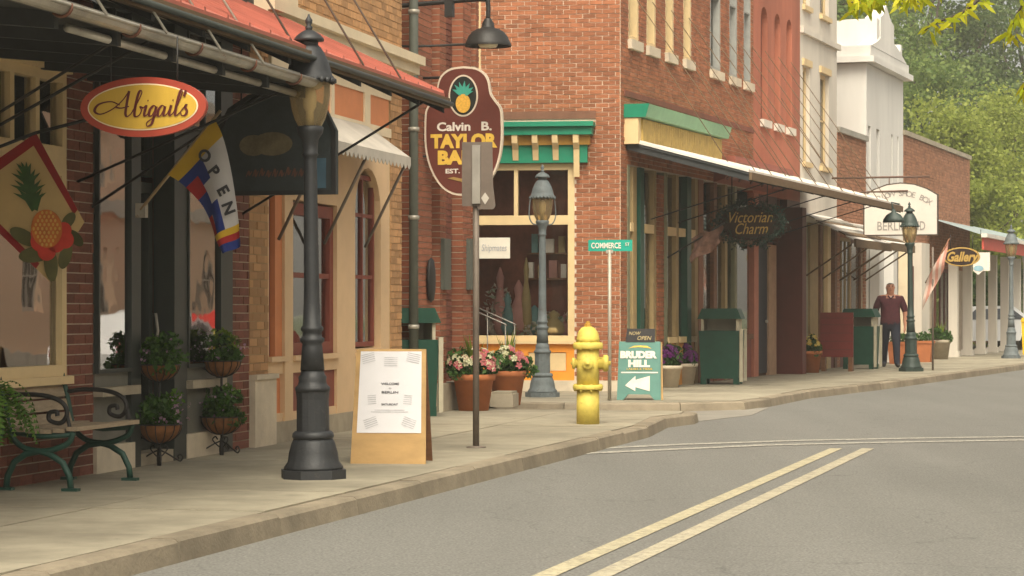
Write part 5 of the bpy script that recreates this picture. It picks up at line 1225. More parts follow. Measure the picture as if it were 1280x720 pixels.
for z_, key in ((.66, 'p1'), (.622, 'p2'), (.59, 'p3'), (.49, 'p4')):
    t = TEXTS[key]; t.v = [(x, y - .005 + lean * (z + z_) / hh_, z + z_) for x, y, z in t.v]; t.build('printed_words', ink_soft, pp)
m = MB()
for x0_, x1_, z_ in ((-.13, .13, .44), (-.16, .16, .425)):
    slant(m, x0_, x1_, z_, z_ + .006, -.0065, -.0045)
for cx_, cz_, an in ((-.19, .875, 15), (0, .845, 0), (.19, .875, -12), (-.155, .34, 20), (.165, .34, -20), (-.15, .53, 5), (.15, .53, -5)):
    for q in range(5):
        n0 = len(m.v); ww = .055 if abs(cz_ - .53) > .01 else .035
        m.box(-ww, ww, -.0065, -.0045, -.003, .003); m.v[n0:] = [(cx_ + x * math.cos(R(an)) - (z + (q - 2) * .017) * math.sin(R(an)), y + lean * (cz_ + z) / hh_ + lean * ((q - 2) * .017 + x * math.sin(R(an))) / hh_, cz_ + x * math.sin(R(an)) + (z + (q - 2) * .017) * math.cos(R(an))) for x, y, z in m.v[n0:]]
tag(m.build('printed_emblems', ink_grey, pp), kind='stuff')
# ---- parking sign seen from behind
o = thing('parking_sign', gnd(595, 560), R(-4), 'brown sign back on a thin metal post before the bank sign', 'street sign')
MB().tube([(0, 0, 0), (0, 0, 2.62)], .030, 8).build('post', metal_grey, o); MB().lathe([(.09, 0), (.09, .012), (.04, .02)], 12).build('base_plate', metal_grey, o)
u3 = o.location.y / FPX
def q3(px, py): return ((px - 595) * u3, (560 - py) * u3)
MB().prism([q3(578, 178), q3(616, 178), q3(617, 232), q3(620, 258), q3(617, 262), q3(598, 262), q3(597, 258), q3(578, 258)], -.052, -.047, 'y').build('sign_plate', pm('sign_back_brown', (.125, .095, .075), .6, .2, 6), o)
MB().box(q3(591, 0)[0], q3(601, 0)[0], -.075, -.053, q3(0, 255)[1], q3(0, 182)[1]).build('post_channel', pm('channel_steel', (.24, .22, .19), .5, .2), o)
MB().prism([q3(607, 241), q3(612, 248), q3(607, 256), q3(602, 248)], -.056, -.0525, 'y').build('sticker', pm('grey_sticker', (.42, .38, .33), .6), o)
# ---- litter bins
def litter_bin(loc, rz, label):
    o = thing('litter_bin', loc, rz, label, 'litter bin', 'green slatted litter bins with hooded tops')
    m = MB(); m.prism([(-.32, .10), (.32, .10), (.36, .92), (-.36, .92)], -.28, .28, 'y'); m.build('bin_body', dark_green, o)
    for x in (-.28, .28):
        for y_ in (-.22, .22): MB().box(x - .05, x + .05, y_ - .05, y_ + .05, 0, .12).build('bin_foot', dark_green, o)
    for s_ in (-1, 1): MB().box(s_ * .30 - .02, s_ * .30 + .02, -.26, .215, .92, 1.12).build('hood_support', pm('bin_frame_pale', (.42, .38, .28), .6), o)
    MB().box(-.32, .32, .22, .26, .92, 1.12).build('hood_support', MATS['bin_frame_pale'], o)
    m = MB(); m.prism([(-.38, 1.12), (.38, 1.12), (.30, 1.30), (-.30, 1.30)], -.31, .31, 'y'); m.build('hood', dark_green, o)
    for y_ in (-.30, .30):
        MB().box(.345, .40, y_ - .02, y_ + .03, .05, .95).build('corner_post', MATS['bin_frame_pale'], o)
    return o
b1_ = F1.w(0, 0); litter_bin(at(506, 480, 28.9), R(15), 'green litter bin half hidden between the tan wall and the plywood board'); bpy.data.objects['litter_bin'].location.z = 0
lb2 = litter_bin(F2.w(F2.S(902, .55), .55), R(-12), 'dark green litter bin under the wreath sign'); lb3 = litter_bin(F2.w(F2.S(1076, .75), .75), R(-20), 'dark green litter bin between the red board and the walking person')
# ---- terracotta pots by the bank
def flower_pot(loc, label, r_, h_, fl_cols, seed, name='flower_pot', spikes=True, wide=1.2, mat=None, fol=leaf_mid):
    random.seed(seed); np.random.seed(seed)
    o = thing(name, loc, 0, label, 'flower pot', 'potted flowers on the pavement')
    MB().lathe([(r_ * .70, 0), (r_ * .92, h_ * .82), (r_ * 1.02, h_ * .83), (r_ * 1.04, h_), (r_ * .9, h_), (r_ * .88, h_ * .9)], 28).build('pot', mat or terracotta, o)
    pts = np.concatenate([blob_pts(500, (0, 0, h_ + .06), (r_ * wide * .95, r_ * wide * .95, .14)), lobes(700, (0, 0, h_ + .10), (r_ * wide * 1.15, r_ * wide * 1.15, .22), 9)]); tag(put('foliage', leafmesh('foliage', leafcloud(pts, .075, up=.5), fol), o), kind='stuff')
    for i, c in enumerate(fl_cols):
        m = MB(); nf = len(fl_cols)
        for k in range(46):
            w = Vector((random.gauss(0, 1), random.gauss(0, 1), abs(random.gauss(0, 1)) * .9 + .05)).normalized()
            if nf > 1: w.x = abs(w.x) * (-1 if i == 0 else 1) * (1 if random.random() > .2 else -1)
            c0 = Vector((w.x * r_ * wide, w.y * r_ * wide, h_ + .10 + w.z * .19 + .05 * math.sin(5 * w.x + k % 3))); n_ = (w + Vector((0, -.25, .25))).normalized(); e1 = n_.orthogonal().normalized(); e2 = n_.cross(e1); t = random.uniform(.028, .042)
            for q in range(5):
                b_ = 2 * math.pi * q / 5 + k; d1 = e1 * math.cos(b_ - .55) + e2 * math.sin(b_ - .55); d2 = e1 * math.cos(b_) + e2 * math.sin(b_); d3 = e1 * math.cos(b_ + .55) + e2 * math.sin(b_ + .55)
                m._add([c0, c0 + d1 * t + n_ * .012, c0 + d2 * t * 1.3, c0 + d3 * t + n_ * .012], [(0, 1, 2, 3)])
        tag(m.build('flowers', c, o), kind='stuff')
    if spikes:
        m = MB()
        for k in range(16):
            a = random.uniform(0, 6.28); l = random.uniform(.35, .6); s_ = .12; tip = Vector((l * .35 * math.cos(a), l * .35 * math.sin(a), h_ + l)); n_ = Vector((-math.sin(a), math.cos(a), 0)) * .016
            b0 = Vector((0, 0, h_)); md = b0.lerp(tip, .5) + Vector((0, 0, .05)); m._add([b0 - n_, b0 + n_, md + n_, md - n_, tip], [(0, 1, 2, 3), (3, 2, 4)])
        m.build('grass_spikes', leaf_lime, o)
    return o
fw_ = leafmat('petal_cream', (.60, .58, .34), (.66, .66, .46), .3); fp_ = leafmat('petal_pink', (.52, .10, .13), (.50, .22, .20), .3); fyl = leafmat('petal_yellow', (.62, .42, .06), (.60, .55, .2), .3); fpu = leafmat('petal_purple', (.10, .012, .10), (.16, .03, .17), .3)
flower_pot(gnd(592, 513), 'terracotta pot with white and pink flowers at the bank corner', .27, .46, [fw_, fp_], 11)
flower_pot(gnd(634, 507.5) + Vector((0, .35, 0)), 'terracotta pot with pink and cream flowers nearest the worn skylight-grey lamp', .25, .46, [fw_, fp_], 12)
st_ = thing('concrete_step', gnd(626, 509) + Vector((0, .05, 0)), R(-8), 'low grey concrete block between the terracotta pots', 'step')
MB().box(-.14, .16, 0, .55, 0, .17).build('step_block', stone, st_); MB().box(-.12, .14, .03, .55, .17, .20).build('step_cap', concrete, st_)
rl = thing('handrail', at(606, 500, 32.4), R(-8), 'thin pale metal stair handrail beside the bank corner', 'handrail'); rl.location.z = 0
rm_ = pm('rail_metal', (.20, .185, .16), .4, .2, metal=.5)
for y_ in (0, .9):
    MB().tube([(-.5, y_, 1.42), (.28, y_, 1.08), (.30, y_, 1.06)], .011, 8).build('rail', rm_, rl); MB().tube([(-.5, y_, .80), (.28, y_, .48)], .009, 8).build('rail', rm_, rl)
    for x in (-.45, -.1, .28): MB().tube([(x, y_, 0), (x, y_, 1.40 - (x + .45) * .44)], .009, 8).build('rail_post', rm_, rl)
# ---- hydrant
o = thing('fire_hydrant', gnd(735, 530), R(12), 'yellow fire hydrant standing near the kerb', 'fire hydrant')
hy = pm('hydrant_yellow_paint', (.60, .48, .095), .6, .25, 7, .35, bscale=30, dirt=.35)
patchy(hy, (.20, .11, .03), 8, .60, .70)
m = MB(); m.lathe([(.128, 0), (.126, .38)], 28); m.lathe([(.165, .385), (.17, .40), (.17, .43), (.16, .44)], 28); m.lathe([(.126, .44), (.124, .84)], 28); m.build('barrel', hy, o)
m = MB(); m.lathe([(.16, .84), (.168, .85), (.168, .90), (.15, .915)], 28); m.build('flange', hy, o)
m = MB(); m.lathe([(.132, .915), (.128, .96), (.11, 1.03), (.075, 1.075), (.045, 1.09)], 28); m.build('bonnet', hy, o)
m = MB(); m.lathe([(.042, 1.085), (.040, 1.12), (.026, 1.125), (.022, 1.15)], 6, smooth=False); m.build('operating_nut', pm('hydrant_nut', (.40, .22, .03), .5), o)
bm_ = MB(); 
for z_ in (.37, .835):
    for k in range(8): a = 2 * math.pi * k / 8; bm_.lathe([(.015, 0), (.015, .08)], 6, (.148 * math.cos(a), .148 * math.sin(a), z_), smooth=False)
tag(bm_.build('flange_bolts', hy, o), kind='stuff')
def nozzle(ang, r_, l_):
    m = MB(); m.lathe([(r_ * .85, 0), (r_ * .85, l_ * .5), (r_ * 1.1, l_ * .5), (r_ * 1.1, l_ * .85), (r_ * .9, l_), (r_ * .3, l_), (r_ * .3, l_ * 1.2)], 14)
    m.move(Matrix.Rotation(ang, 4, 'Z') @ Matrix.Translation((.11, 0, .68)) @ Matrix.Rotation(R(90), 4, 'Y')); m.build('nozzle', hy, o)
nozzle(R(-15), .085, .12); nozzle(R(-105), .06, .07); nozzle(R(165), .06, .07)
# ---- street name sign
o = thing('street_name_sign', gnd(762, 500.5), R(-6), 'green street name blade on a thin pale post at the corner', 'street sign')
ht = (500.5 - 314) * o.location.y / FPX; u4 = o.location.y / FPX
MB().tube([(0, 0, 0), (0, 0, ht + .02)], .026, 10).build('post', pm('pale_post', (.40, .36, .29), .5, .15, metal=.3), o)
MB().box(-.30, .32, -.012, .012, ht, ht + .16).build('name_blade', pm('sign_green', (.010, .33, .24), .45, .08), o)
MB().box(-.05, .05, -.02, .02, ht - .03, ht + .02).build('blade_clamp', galv, o)
TEXTS['commerce'].build('lettering', wl_, o, loc=(-.05, -.0155, ht + .075)); TEXTS['st'].build('lettering', wl_, o, loc=(.25, -.0155, ht + .095))
# ---- teal A-board
o = thing('sandwich_board', gnd(798, 500), R(-6), 'teal sandwich board with a white arrow pointing left', 'sandwich board'); u5 = o.location.y / FPX
teal = pm('teal_board_paint', (.095, .225, .19), .6, .15, 4)
def q5(px, py): return ((px - 798) * u5, (500 - py) * u5)
bd = [q5(771, 500), q5(779, 500), q5(785, 493), q5(812, 493), q5(818, 500), q5(826, 500), q5(825, 427), q5(773, 427)]
def lean5(mb, k=.16): mb.v = [(x, y + k * z / .85, z) for x, y, z in mb.v]; return mb
lean5(MB().prism(bd, 0, .02, 'y')).build('front_panel', teal, o)
m = MB().prism(bd, .36, .38, 'y'); m.v = [(x, y - .18 * z / .85, z) for x, y, z in m.v]; m.build('rear_panel', plywood, o)
lean5(MB().prism([q5(829, 500), q5(826.5, 500), q5(825.5, 428), q5(827, 428)], .0, .015, 'y')).build('panel_edge', plywood, o)
top_ = [q5(781, 428), q5(818, 428), q5(818, 411), q5(783, 411)]
lean5(MB().prism(top_, -.004, .012, 'y')).build('top_plaque', pm('plaque_black', (.02, .018, .018), .6), o)
lean5(MB().prism([q5(781, 482), q5(794, 470), q5(794, 475), q5(812, 470), q5(812, 489), q5(794, 484), q5(794, 489)], -.006, 0, 'y')).build('arrow', wl_, o)
lean5(MB().prism([q5(776, 466.5), q5(822, 466.5), q5(822, 465), q5(776, 465)], -.004, 0, 'y')).build('rule_line', wl_, o)
lean5(MB().prism([q5(784, 436), q5(792, 432.5), q5(800, 432), q5(808, 432.5), q5(814, 436), q5(806, 434.5), q5(798, 434), q5(790, 434.5)], -.004, 0, 'y')).build('arc_mark', yl_, o)
for key, px, py, mt in (('br1', 797, 444, wl_), ('br2', 798, 455, wl_), ('br5', 799, 461.5, yl_), ('br3', 792, 417, pm('chalk_yellow', (.5, .4, .2), .8)), ('br4', 804, 423, MATS['chalk_yellow'])):
    t = TEXTS[key]; c = q5(px, py); t.v = [(x + c[0], y - .006, z + c[1]) for x, y, z in t.v]; lean5(t).build('lettering', mt, o)
# ---- concrete tubs with purple flowers
for i, (px, py, lab) in enumerate(((836, 484, 'pale concrete tub with purple flowers beside the teal board'), (856, 480.5, 'pale concrete tub with purple flowers beside the litter bin under the wreath sign'))):
    flower_pot(gnd(px, py), lab, .22, .36, [fpu, fpu], 20 + i, mat=white_stone, spikes=False, wide=.95, fol=leaf_dark)
# ---- wreath sign
d_ = 39.6
o = thing('wreath_sign', at(937, 279, d_), face(19.5), 'dark oval shop sign ringed by an evergreen wreath under the long awning', 'sign')
MB().prism(oval(.52, .28), -.02, .02, 'y').build('sign_board', pm('sign_dark_brown', (.025, .012, .008), .5), o)
ring = []
for i in range(1500):
    a = random.uniform(0, 2 * math.pi); q = random.gauss(0, .055); ring.append((( .54 + q) * math.cos(a), random.gauss(0, .05), (.31 + q) * math.sin(a)))
tag(put('wreath', leafmesh('wreath', leafcloud(ring, .075, aspect=.3), leafmat('wreath_green', (.020, .045, .035), (.05, .085, .06))), o), kind='stuff')
gl = pm('gilt_lettering', (.42, .27, .07), .5)
TEXTS['vic1'].build('lettering', gl, o, loc=(0, -.024, .09)); TEXTS['vic2'].build('lettering', gl, o, loc=(.02, -.024, -.10))
for x in (-.3, .3): MB().tube([(x, 0, .25), (x, 0, 3.5 - o.location.z)], .01, 6).build('hanger', black_iron, o)
# hanging bunting flag near it
d_ = 38.6
o = thing('hanging_banner', at(868, 300, d_), face(19.5), 'faded reddish draped flag hanging left of the wreath sign', 'flag')
m = MB(); vs = []; nb = 10
for j in range(6):
    for i in range(nb + 1):
        u, v = i / nb, j / 5; vs.append((-.05 + .50 * u + .04 * math.sin(6 * v), .05 * math.sin(u * 9 + v * 3), .02 + .22 * u - .40 * v * (1 - .25 * u) + .03 * math.sin(u * 7)))
m._add(vs, [(j * (nb + 1) + i, j * (nb + 1) + i + 1, (j + 1) * (nb + 1) + i + 1, (j + 1) * (nb + 1) + i) for j in range(5) for i in range(nb)], 0, True)
m.build('flag_cloth', pm('faded_flag', (.13, .07, .05), .9, .6, 14), o); MB().tube([(-.45, 0, -.28), (.5, 0, .27)], .012, 6).build('flag_pole', black_iron, o)
# ---- white arched street sign on an iron bracket
d_ = 51.5
o = thing('arched_shop_sign', at(1126, 262, d_), face(19.5), 'white arched shop sign with dark edge hanging from an iron bracket', 'sign'); u6 = d_ / FPX
aw_ = [(x * 1.12, z * 1.12) for x, z in [(-.72, -.50), (.72, -.50), (.72, .28), (.52, .40), (.27, .49), (0, .52), (-.27, .49), (-.52, .40), (-.72, .28)]]
MB().prism(aw_, -.03, .03, 'y').build('sign_edge', pm('sign_brown_edge', (.06, .04, .028), .6), o)
MB().prism([(x * .965, z * .955) for x, z in aw_], -.034, .034, 'y').build('sign_board', pm('sign_offwhite', (.60, .56, .50), .6, .06), o)
sl = pm('grey_lettering', (.27, .25, .23), .6)
for i, ch in enumerate('FARLOW SHOE BOX'):
    if ch == ' ': continue
    a = R(90 + 34 - 68 * i / 14); rr = 1.10; t = TEXTS['fl%d' % i]; t.move(Matrix.Translation((rr * math.cos(a), -.037, rr * math.sin(a) - .76)) @ Matrix.Rotation(R(90) - a, 4, 'Y')); t.build('lettering', sl, o)
TEXTS['far2'].build('lettering', sl, o, loc=(-.17, -.037, -.36)); TEXTS['far3'].build('lettering', sl, o, loc=(.40, -.037, -.36))
MB().tube([(-1.5, 0, .70), (.62, 0, .70)], .022, 8).build('bracket', pm('rusty_bracket', (.12, .07, .05), .7), o); MB().tube([(-1.4, 0, .38), (.16, -.05, .40)], .018, 8).build('bracket', MATS['rusty_bracket'], o)
for x in (-.25, .35): MB().tube([(x, 0, .46), (x, 0, .70)], .012, 6).build('hanger', MATS['rusty_bracket'], o)
# ---- small sign shade by the lamp, shop board, oval gallery sign, flag, second notice
d_ = 48.0
o = thing('sign_light', at(1117, 274, d_), face(19.5), 'small dark shell-shaped light shade at the end of the long awning', 'wall light')
MB().lathe([(.22, -.06), (.21, 0), (.14, .09), (.05, .14), (.03, .2)], 16, squash=.6).build('shade', lamp_green, o); MB().tube([(0, 0, .18), (-.05, .05, .34), (.1, .1, .30)], .02, 6).build('arm', lamp_green, o)
d_ = 55.0
o = thing('gallery_sign', at(1202, 321, d_), face(19.5), 'small dark oval sign with gilt lettering by the porch', 'sign')
MB().prism(oval(.42, .22), -.03, .03, 'y').build('sign_edge', gl, o); MB().prism(oval(.38, .19), -.035, .035, 'y').build('sign_board', MATS['sign_dark_brown'], o); TEXTS['gal'].build('lettering', gl, o, loc=(0, -.04, -.01))
for x in (-.25, .25): MB().tube([(x, 0, .15), (x, 0, 3.0 - o.location.z)], .008, 6).build('hanger', black_iron, o)
o = thing('white_shop_sign', at(1226, 326, 57.5), face(19.5), 'small white sign with blue mark hanging behind the oval gilt sign', 'sign')
MB().prism([(-.18, .2), (.22, .2), (.22, -.24), (.05, -.24), (-.06, -.34), (-.18, -.24)], -.02, .02, 'y').build('sign_board', wl_, o); MB().prism([(x - .05, z - .18) for x, z in oval(.12, .07, 16)], -.026, -.02, 'y').build('sign_mark', pm('pale_blue_mark', (.25, .42, .50), .6), o); MB().tube([(0, 0, .2), (0, 0, .75)], .008, 6).build('hanger', black_iron, o)
o = thing('flag_on_post', gnd(1166, 463), face(19.5), 'faded red and white flag on a thin post beside the dark green lamp', 'flag'); u7 = o.location.y / FPX
MB().tube([(0, 0, 0), (0, 0, 154 * u7)], .022, 8).build('post', metal_grey, o)
def q7(px, py, y=0): return ((px - 1166) * u7, y, (463 - py) * u7)
MB().tube([q7(1157, 354), q7(1187, 298)], .018, 8).build('flag_pole', brown_wood, o)
for k in range(6):
    t0, t1 = k / 6, (k + 1) / 6; m = MB(); vs = []
    for i in range(7):
        v = i / 6
        for t in (t0, t1): a = Vector(q7(1186 - 28 * t, 300 + 52 * t)); b = a + Vector((-5 * u7, 0, -36 * u7)); p = a.lerp(b, v); p.y = -.06 + .07 * math.sin(v * 6 + t * 7); vs.append(p)
    m._add(vs, [(2 * i, 2 * i + 1, 2 * i + 3, 2 * i + 2) for i in range(6)], 0, True); m.build('flag_stripe', pm('faded_red_cloth', (.42, .20, .15), .9, .2) if k % 2 == 0 else pm('faded_pink_cloth', (.46, .36, .30), .9, .15), o)
o = thing('shop_board', F2.w(F2.S(1046, .7), .7), R(-16), 'dark red upright display board beside the terracotta pot', 'board')
MB().box(-.34, .34, -.03, .03, .30, 1.22).build('board_panel', pm('board_red', (.155, .022, .018), .6, .12), o)
for z_ in (.45, .62, .79, .96, 1.10): MB().box(-.33, .33, -.035, -.03, z_, z_ + .012).build('board_groove', maroon, o)
for x in (-.28, .28): MB().box(x - .04, x + .04, -.025, .20, 0, .30).build('leg', brown_wood, o)
flower_pot(F2.w(F2.S(1014, .4), .4), 'round terracotta pot at the foot of the tan shop post', .22, .44, [fyl], 31, spikes=False, wide=.85, fol=leaf_dark)
for i, (px, py, lab) in enumerate(((1130, 455, 'terracotta trough left of the dark green lamp'), (1153, 453, 'terracotta trough right of the dark green lamp'))):
    o = thing('terracotta_trough', gnd(px, py) + Vector((0, .3, 0)), R(-18), lab, 'planter', 'terracotta troughs by the far lamp'); MB().prism([(-.26, 0), (.26, 0), (.31, .46), (-.31, .46)], -.22, .22, 'y').build('trough', terracotta, o); MB().box(-.33, .33, -.24, .24, .46, .52).build('rim', terracotta, o)
    tag(put('foliage', leafmesh('foliage', leafcloud(blob_pts(300, (0, 0, .58), (.3, .2, .16)), .09, up=.5), leaf_mid), o), kind='stuff')
flower_pot(gnd(1176, 449), 'stone tub with green plant by the porch', .26, .50, [], 33, mat=stone, spikes=True, wide=1.1)
# ---- white garden chair behind the person
o = thing('garden_chair', gnd(1094, 453), R(20), 'white slatted garden chair behind the walking person', 'chair'); cw_ = pm('chair_white', (.62, .58, .52), .5)
for x in (-.2, .2):
    for y_ in (-.2, .2): MB().tube([(x, y_, 0), (x, y_, .45)], .016, 6).build('leg', cw_, o)
for k in range(5): MB().box(-.23, .23, -.23 + k * .094, -.16 + k * .094, .45, .47).build('seat_slat', cw_, o)
for k in range(4): MB().box(-.22, .22, .21, .235, .55 + k * .11, .62 + k * .11).build('back_slat', cw_, o)
for x in (-.21, .21): MB().tube([(x, .22, .45), (x, .25, .98)], .016, 6).build('back_post', cw_, o)
# ---- yellow bin at the right edge
o = thing('yellow_bin', gnd(1291, 446), R(-18), 'bright yellow box cut by the right edge of the picture', 'bin'); yb = pm('yellow_plastic', (.72, .48, .02), .45, .08)
MB().prism([(-.24, .06), (.24, .06), (.28, .95), (-.28, .95)], -.25, .25, 'y').build('bin_body', yb, o); MB().prism([(-.30, .95), (.30, .95), (.26, 1.06), (-.26, 1.06)], -.28, .28, 'y').build('lid', yb, o); MB().box(-.2, .2, -.2, .2, 0, .06).build('bin_base', black_iron, o)
# ================================================================ PERSON, CAR, TREES, FAR SIDE OF THE STREET
def person():
    loc = gnd(1113, 460)
    H = 108 * loc.y / FPX; k = H / 1.80
    P = {}; V = []; E = []; Rr = []
    def v(n, x, y, z, r, par=None, ry=None):
        P[n] = len(V); V.append((x * k, y * k, z * k)); Rr.append((r * k, (ry or r) * k))
        if par: E.append((P[par], P[n]))
    v('pelvis', 0, 0, .95, .20, ry=.16); v('waist', 0, .0, 1.08, .215, 'pelvis', .17); v('chest', 0, .01, 1.30, .225, 'waist', .16); v('upper', 0, .02, 1.42, .19, 'chest', .13); v('neck', 0, .02, 1.525, .075, 'upper'); v('jaw', 0, -.01, 1.595, .085, 'neck', .095); v('head', 0, .0, 1.69, .105, 'jaw', .115); v('crown', 0, .01, 1.775, .075, 'head', .085)
    for s, n in ((-1, 'l'), (1, 'r')):
        v(n + 'sh', s * .215, .02, 1.43, .095, 'upper'); v(n + 'up', s * .275, .03, 1.30, .085, n + 'sh'); v(n + 'el', s * .315, .04 - s * .02, 1.13, .056, n + 'up'); v(n + 'fa', s * .305, -.03 + s * .03, .98, .050, n + 'el'); v(n + 'wr', s * .30, -.09 + s * .06, .88, .030, n + 'fa')
        v(n + 'pa', s * .295, -.11 + s * .06, .82, .036, n + 'wr', .02)
        for q in range(4): v(n + 'f%d' % q, s * .29 + (q - 1.5) * .004, -.135 + q * .016 + s * .06, .755 + abs(q - 1.5) * .006, .011, n + 'pa'); v(n + 'g%d' % q, s * .280, -.135 + q * .016 + s * .06, .715 + abs(q - 1.5) * .008, .009, n + 'f%d' % q)
        v(n + 't0', s * .27, -.155 + s * .06, .79, .012, n + 'pa'); v(n + 't1', s * .262, -.17 + s * .06, .755, .010, n + 't0')
        fwd = -.26 if s > 0 else .24                         # right leg steps towards the camera
        v(n + 'hp', s * .095, 0, .86, .125, 'pelvis', .14); v(n + 'th', s * .105, fwd * .3, .68, .112, n + 'hp'); v(n + 'kn', s * .11, fwd * .6 - .03, .49, .085, n + 'th'); v(n + 'ca', s * .112, fwd * .8, .30, .078, n + 'kn'); v(n + 'an', s * .115, fwd + .01, .10, .066, n + 'ca'); v(n + 'to', s * .13, fwd - .15, .045, .045, n + 'an', .04)
    me = bpy.data.meshes.new('person'); me.from_pydata(V, E, []); o = bpy.data.objects.new('person_tmp', me); scene.collection.objects.link(o)
    o.modifiers.new('Skin', 'SKIN'); sl = me.skin_vertices[0].data
    for i, r in enumerate(Rr): sl[i].radius = r
    sl[P['pelvis']].use_root = True
    ss = o.modifiers.new('Sub', 'SUBSURF'); ss.levels = 2; ss.render_levels = 2
    ev = bpy.data.meshes.new_from_object(o.evaluated_get(bpy.context.evaluated_depsgraph_get())); bpy.data.objects.remove(o)
    skin = pm('skin', (.40, .19, .12), .6, .08); shirt = pm('maroon_shirt', (.060, .012, .018), .85, .35, 16); jean = pm('dark_jeans', (.014, .017, .028), .9, .2, 20); hair = pm('dark_hair', (.022, .014, .01), .7); shoe = pm('dark_shoes', (.02, .016, .014), .5)
    ev.materials.clear()
    for m in (skin, shirt, jean, hair, shoe): ev.materials.append(m)
    for p in ev.polygons:
        c = p.center / k; mi = 0; p.use_smooth = True
        if c.z < .09 + (.0): mi = 4
        elif c.z < .93 and abs(c.x) < .235: mi = 2
        elif c.z < 1.50 and not (abs(c.x) > .22 and c.z < 1.17) and not (c.z > 1.44 and abs(c.x) < .055 and c.y < -.02): mi = 1
        elif c.z > 1.735 or (c.z > 1.62 and c.y > .03): mi = 3
        p.material_index = mi
    ev.name = 'person'
    b = put('person', ev, None, loc, R(-4)); tag(b, 'person in maroon short-sleeved shirt and dark jeans walking towards the camera', 'person')
    f = MB()
    for s in (-1, 1): f.ball((s * .034 * k, -.098 * k, 1.695 * k), .010 * k, 8, 1); f.ball((s * .082 * k, .01 * k, 1.675 * k), .018 * k, 8, 0, 1.5); f.tube([(s * .018 * k, -.103 * k, 1.716 * k), (s * .052 * k, -.096 * k, 1.716 * k)], .006 * k, 5, 1)
    f.lathe([(.016 * k, 0), (.012 * k, .02 * k), (.006 * k, .045 * k)], 8, (0, -.105 * k, 1.655 * k)); f.tube([(-.026 * k, -.094 * k, 1.622 * k), (0, -.10 * k, 1.618 * k), (.026 * k, -.094 * k, 1.622 * k)], .006 * k, 5, 2)
    f.build('face', [skin, hair, pm('lips', (.20, .06, .05), .6)], b)
    c = MB(); c.prism([(-.075 * k, 1.50 * k), (0, 1.425 * k), (.075 * k, 1.50 * k), (.05 * k, 1.52 * k), (0, 1.46 * k), (-.05 * k, 1.52 * k)], -.115 * k, -.085 * k, 'y'); c.build('collar', shirt, b)
    MB().prism([(-.03 * k, 1.49 * k), (.03 * k, 1.49 * k), (0, 1.44 * k)], -.098 * k, -.09 * k, 'y').build('undershirt', pm('white_undershirt', (.55, .52, .48), .9), b)
person()
# ---- parked cars: one glimpsed behind the porch posts, one only in the shop-window reflections
def car(loc, rz, label, paint):
    o = thing('parked_car', loc, rz, label, 'car')
    prof = [(-2.1, .35), (-2.15, .62), (-2.0, .86), (-1.35, .95), (-.75, 1.36), (.75, 1.40), (1.35, .98), (2.05, .90), (2.15, .60), (2.1, .33), (1.72, .28), (1.68, .48), (1.50, .62), (1.25, .64), (1.02, .55), (.93, .30), (-.95, .30), (-1.02, .52), (-1.24, .64), (-1.5, .62), (-1.68, .48), (-1.73, .30)]
    m = MB(); m.prism(prof, -.80, .80, 'y'); m.v = [(x, y * (1 - .16 * max(0, z - .9) / .5), z) for x, y, z in m.v]; m.build('body', paint, o)
    dk = pm('car_window', (.02, .025, .03), .1, .05, spec=.8)
    for s in (-1, 1):
        for w_ in ([(-1.18, .97), (-.70, 1.29), (-.06, 1.31), (-.06, .97)], [(.02, .97), (.02, 1.31), (.68, 1.31), (1.16, .97)]):
            m = MB(); m.prism(w_, s * .80, s * .812, 'y'); m.v = [(x, y * (1 - .16 * max(0, z - .9) / .5), z) for x, y, z in m.v]; m.build('side_window', dk, o)
        for x in (-1.35, 1.32):
            w = MB(); w.tube([(x, s * .62, .31), (x, s * .81, .31)], .31, 20); wh = w.build('wheel', pm('tyre', (.02, .02, .02), .9), o)
            MB().tube([(x, s * .812, .31), (x, s * .822, .31)], .19, 16).build('rim', galv, wh)
        MB().box(2.08, 2.16, s * .55 - .14, s * .55 + .14, .66, .80).build('headlight', lamp_glass, o); MB().box(-2.17, -2.09, s * .58 - .12, s * .58 + .12, .66, .82).build('tail_light', pm('tail_red', (.4, .02, .02), .3), o)
    return o
car(at(1226, 440, 76.0) * Vector((1, 1, 0)), R(25), 'white car glimpsed behind the porch posts', pm('car_white', (.66, .66, .66), .3, .03))
car(F1.w(25, 8.9, ROAD), F1.rz, 'pale parked car across the street, seen only mirrored in the shop windows', MATS['car_white'])
car(F1.w(30.5, 8.9, ROAD), F1.rz, 'red parked car across the street, seen only mirrored in the shop windows', pm('car_red', (.45, .03, .02), .3, .03))
# ---- buildings across the street (out of the frame, mirrored in the glass)
def opposite(s0, s1, h, mat, label, trim):
    o = thing('opposite_building', F1.w(s0, 11.6), F1.rz + math.pi, label, 'building'); L = s1 - s0
    holes = []; x = -L + .8
    while x < -1.8:
        holes += [(x, x + .9, 3.8, 4.9), (x, x + .9, 1.2, 2.6)]; x += 3.1
    w = MB(); wall_panels(w, -L, 0, 0, h, holes, 0, .3); w.build('front_wall', mat, o)
    for h_ in holes: window(o, *h_, .1, .1, trim, 2, 2, glass_dim)
    MB().box(-L, 0, -.3, .1, h, h + .3).build('cornice', trim, o); MB().box(-L, 0, .3, 6, 0, h - .1).build('building_mass', mat, o)
    MB().box(-L, 0, -2.4, 0, -.12, 0).build('forecourt', concrete, o)
    MB().box(-L, 0, -.12, 0, 3.2, 3.5).build('string_course', trim, o)
    MB().box(-L, 0, -.08, 0, 0, .5).build('plinth', trim, o)
peach_wall = pm('opposite_peach_render', (.84, .60, .42), .8, .08, 2)
opposite(-6, 9, 5.2, pm('opposite_cream_render', (.60, .50, .36), .8, .08, 2), 'cream rendered building across the street, outside the picture', white_paint)
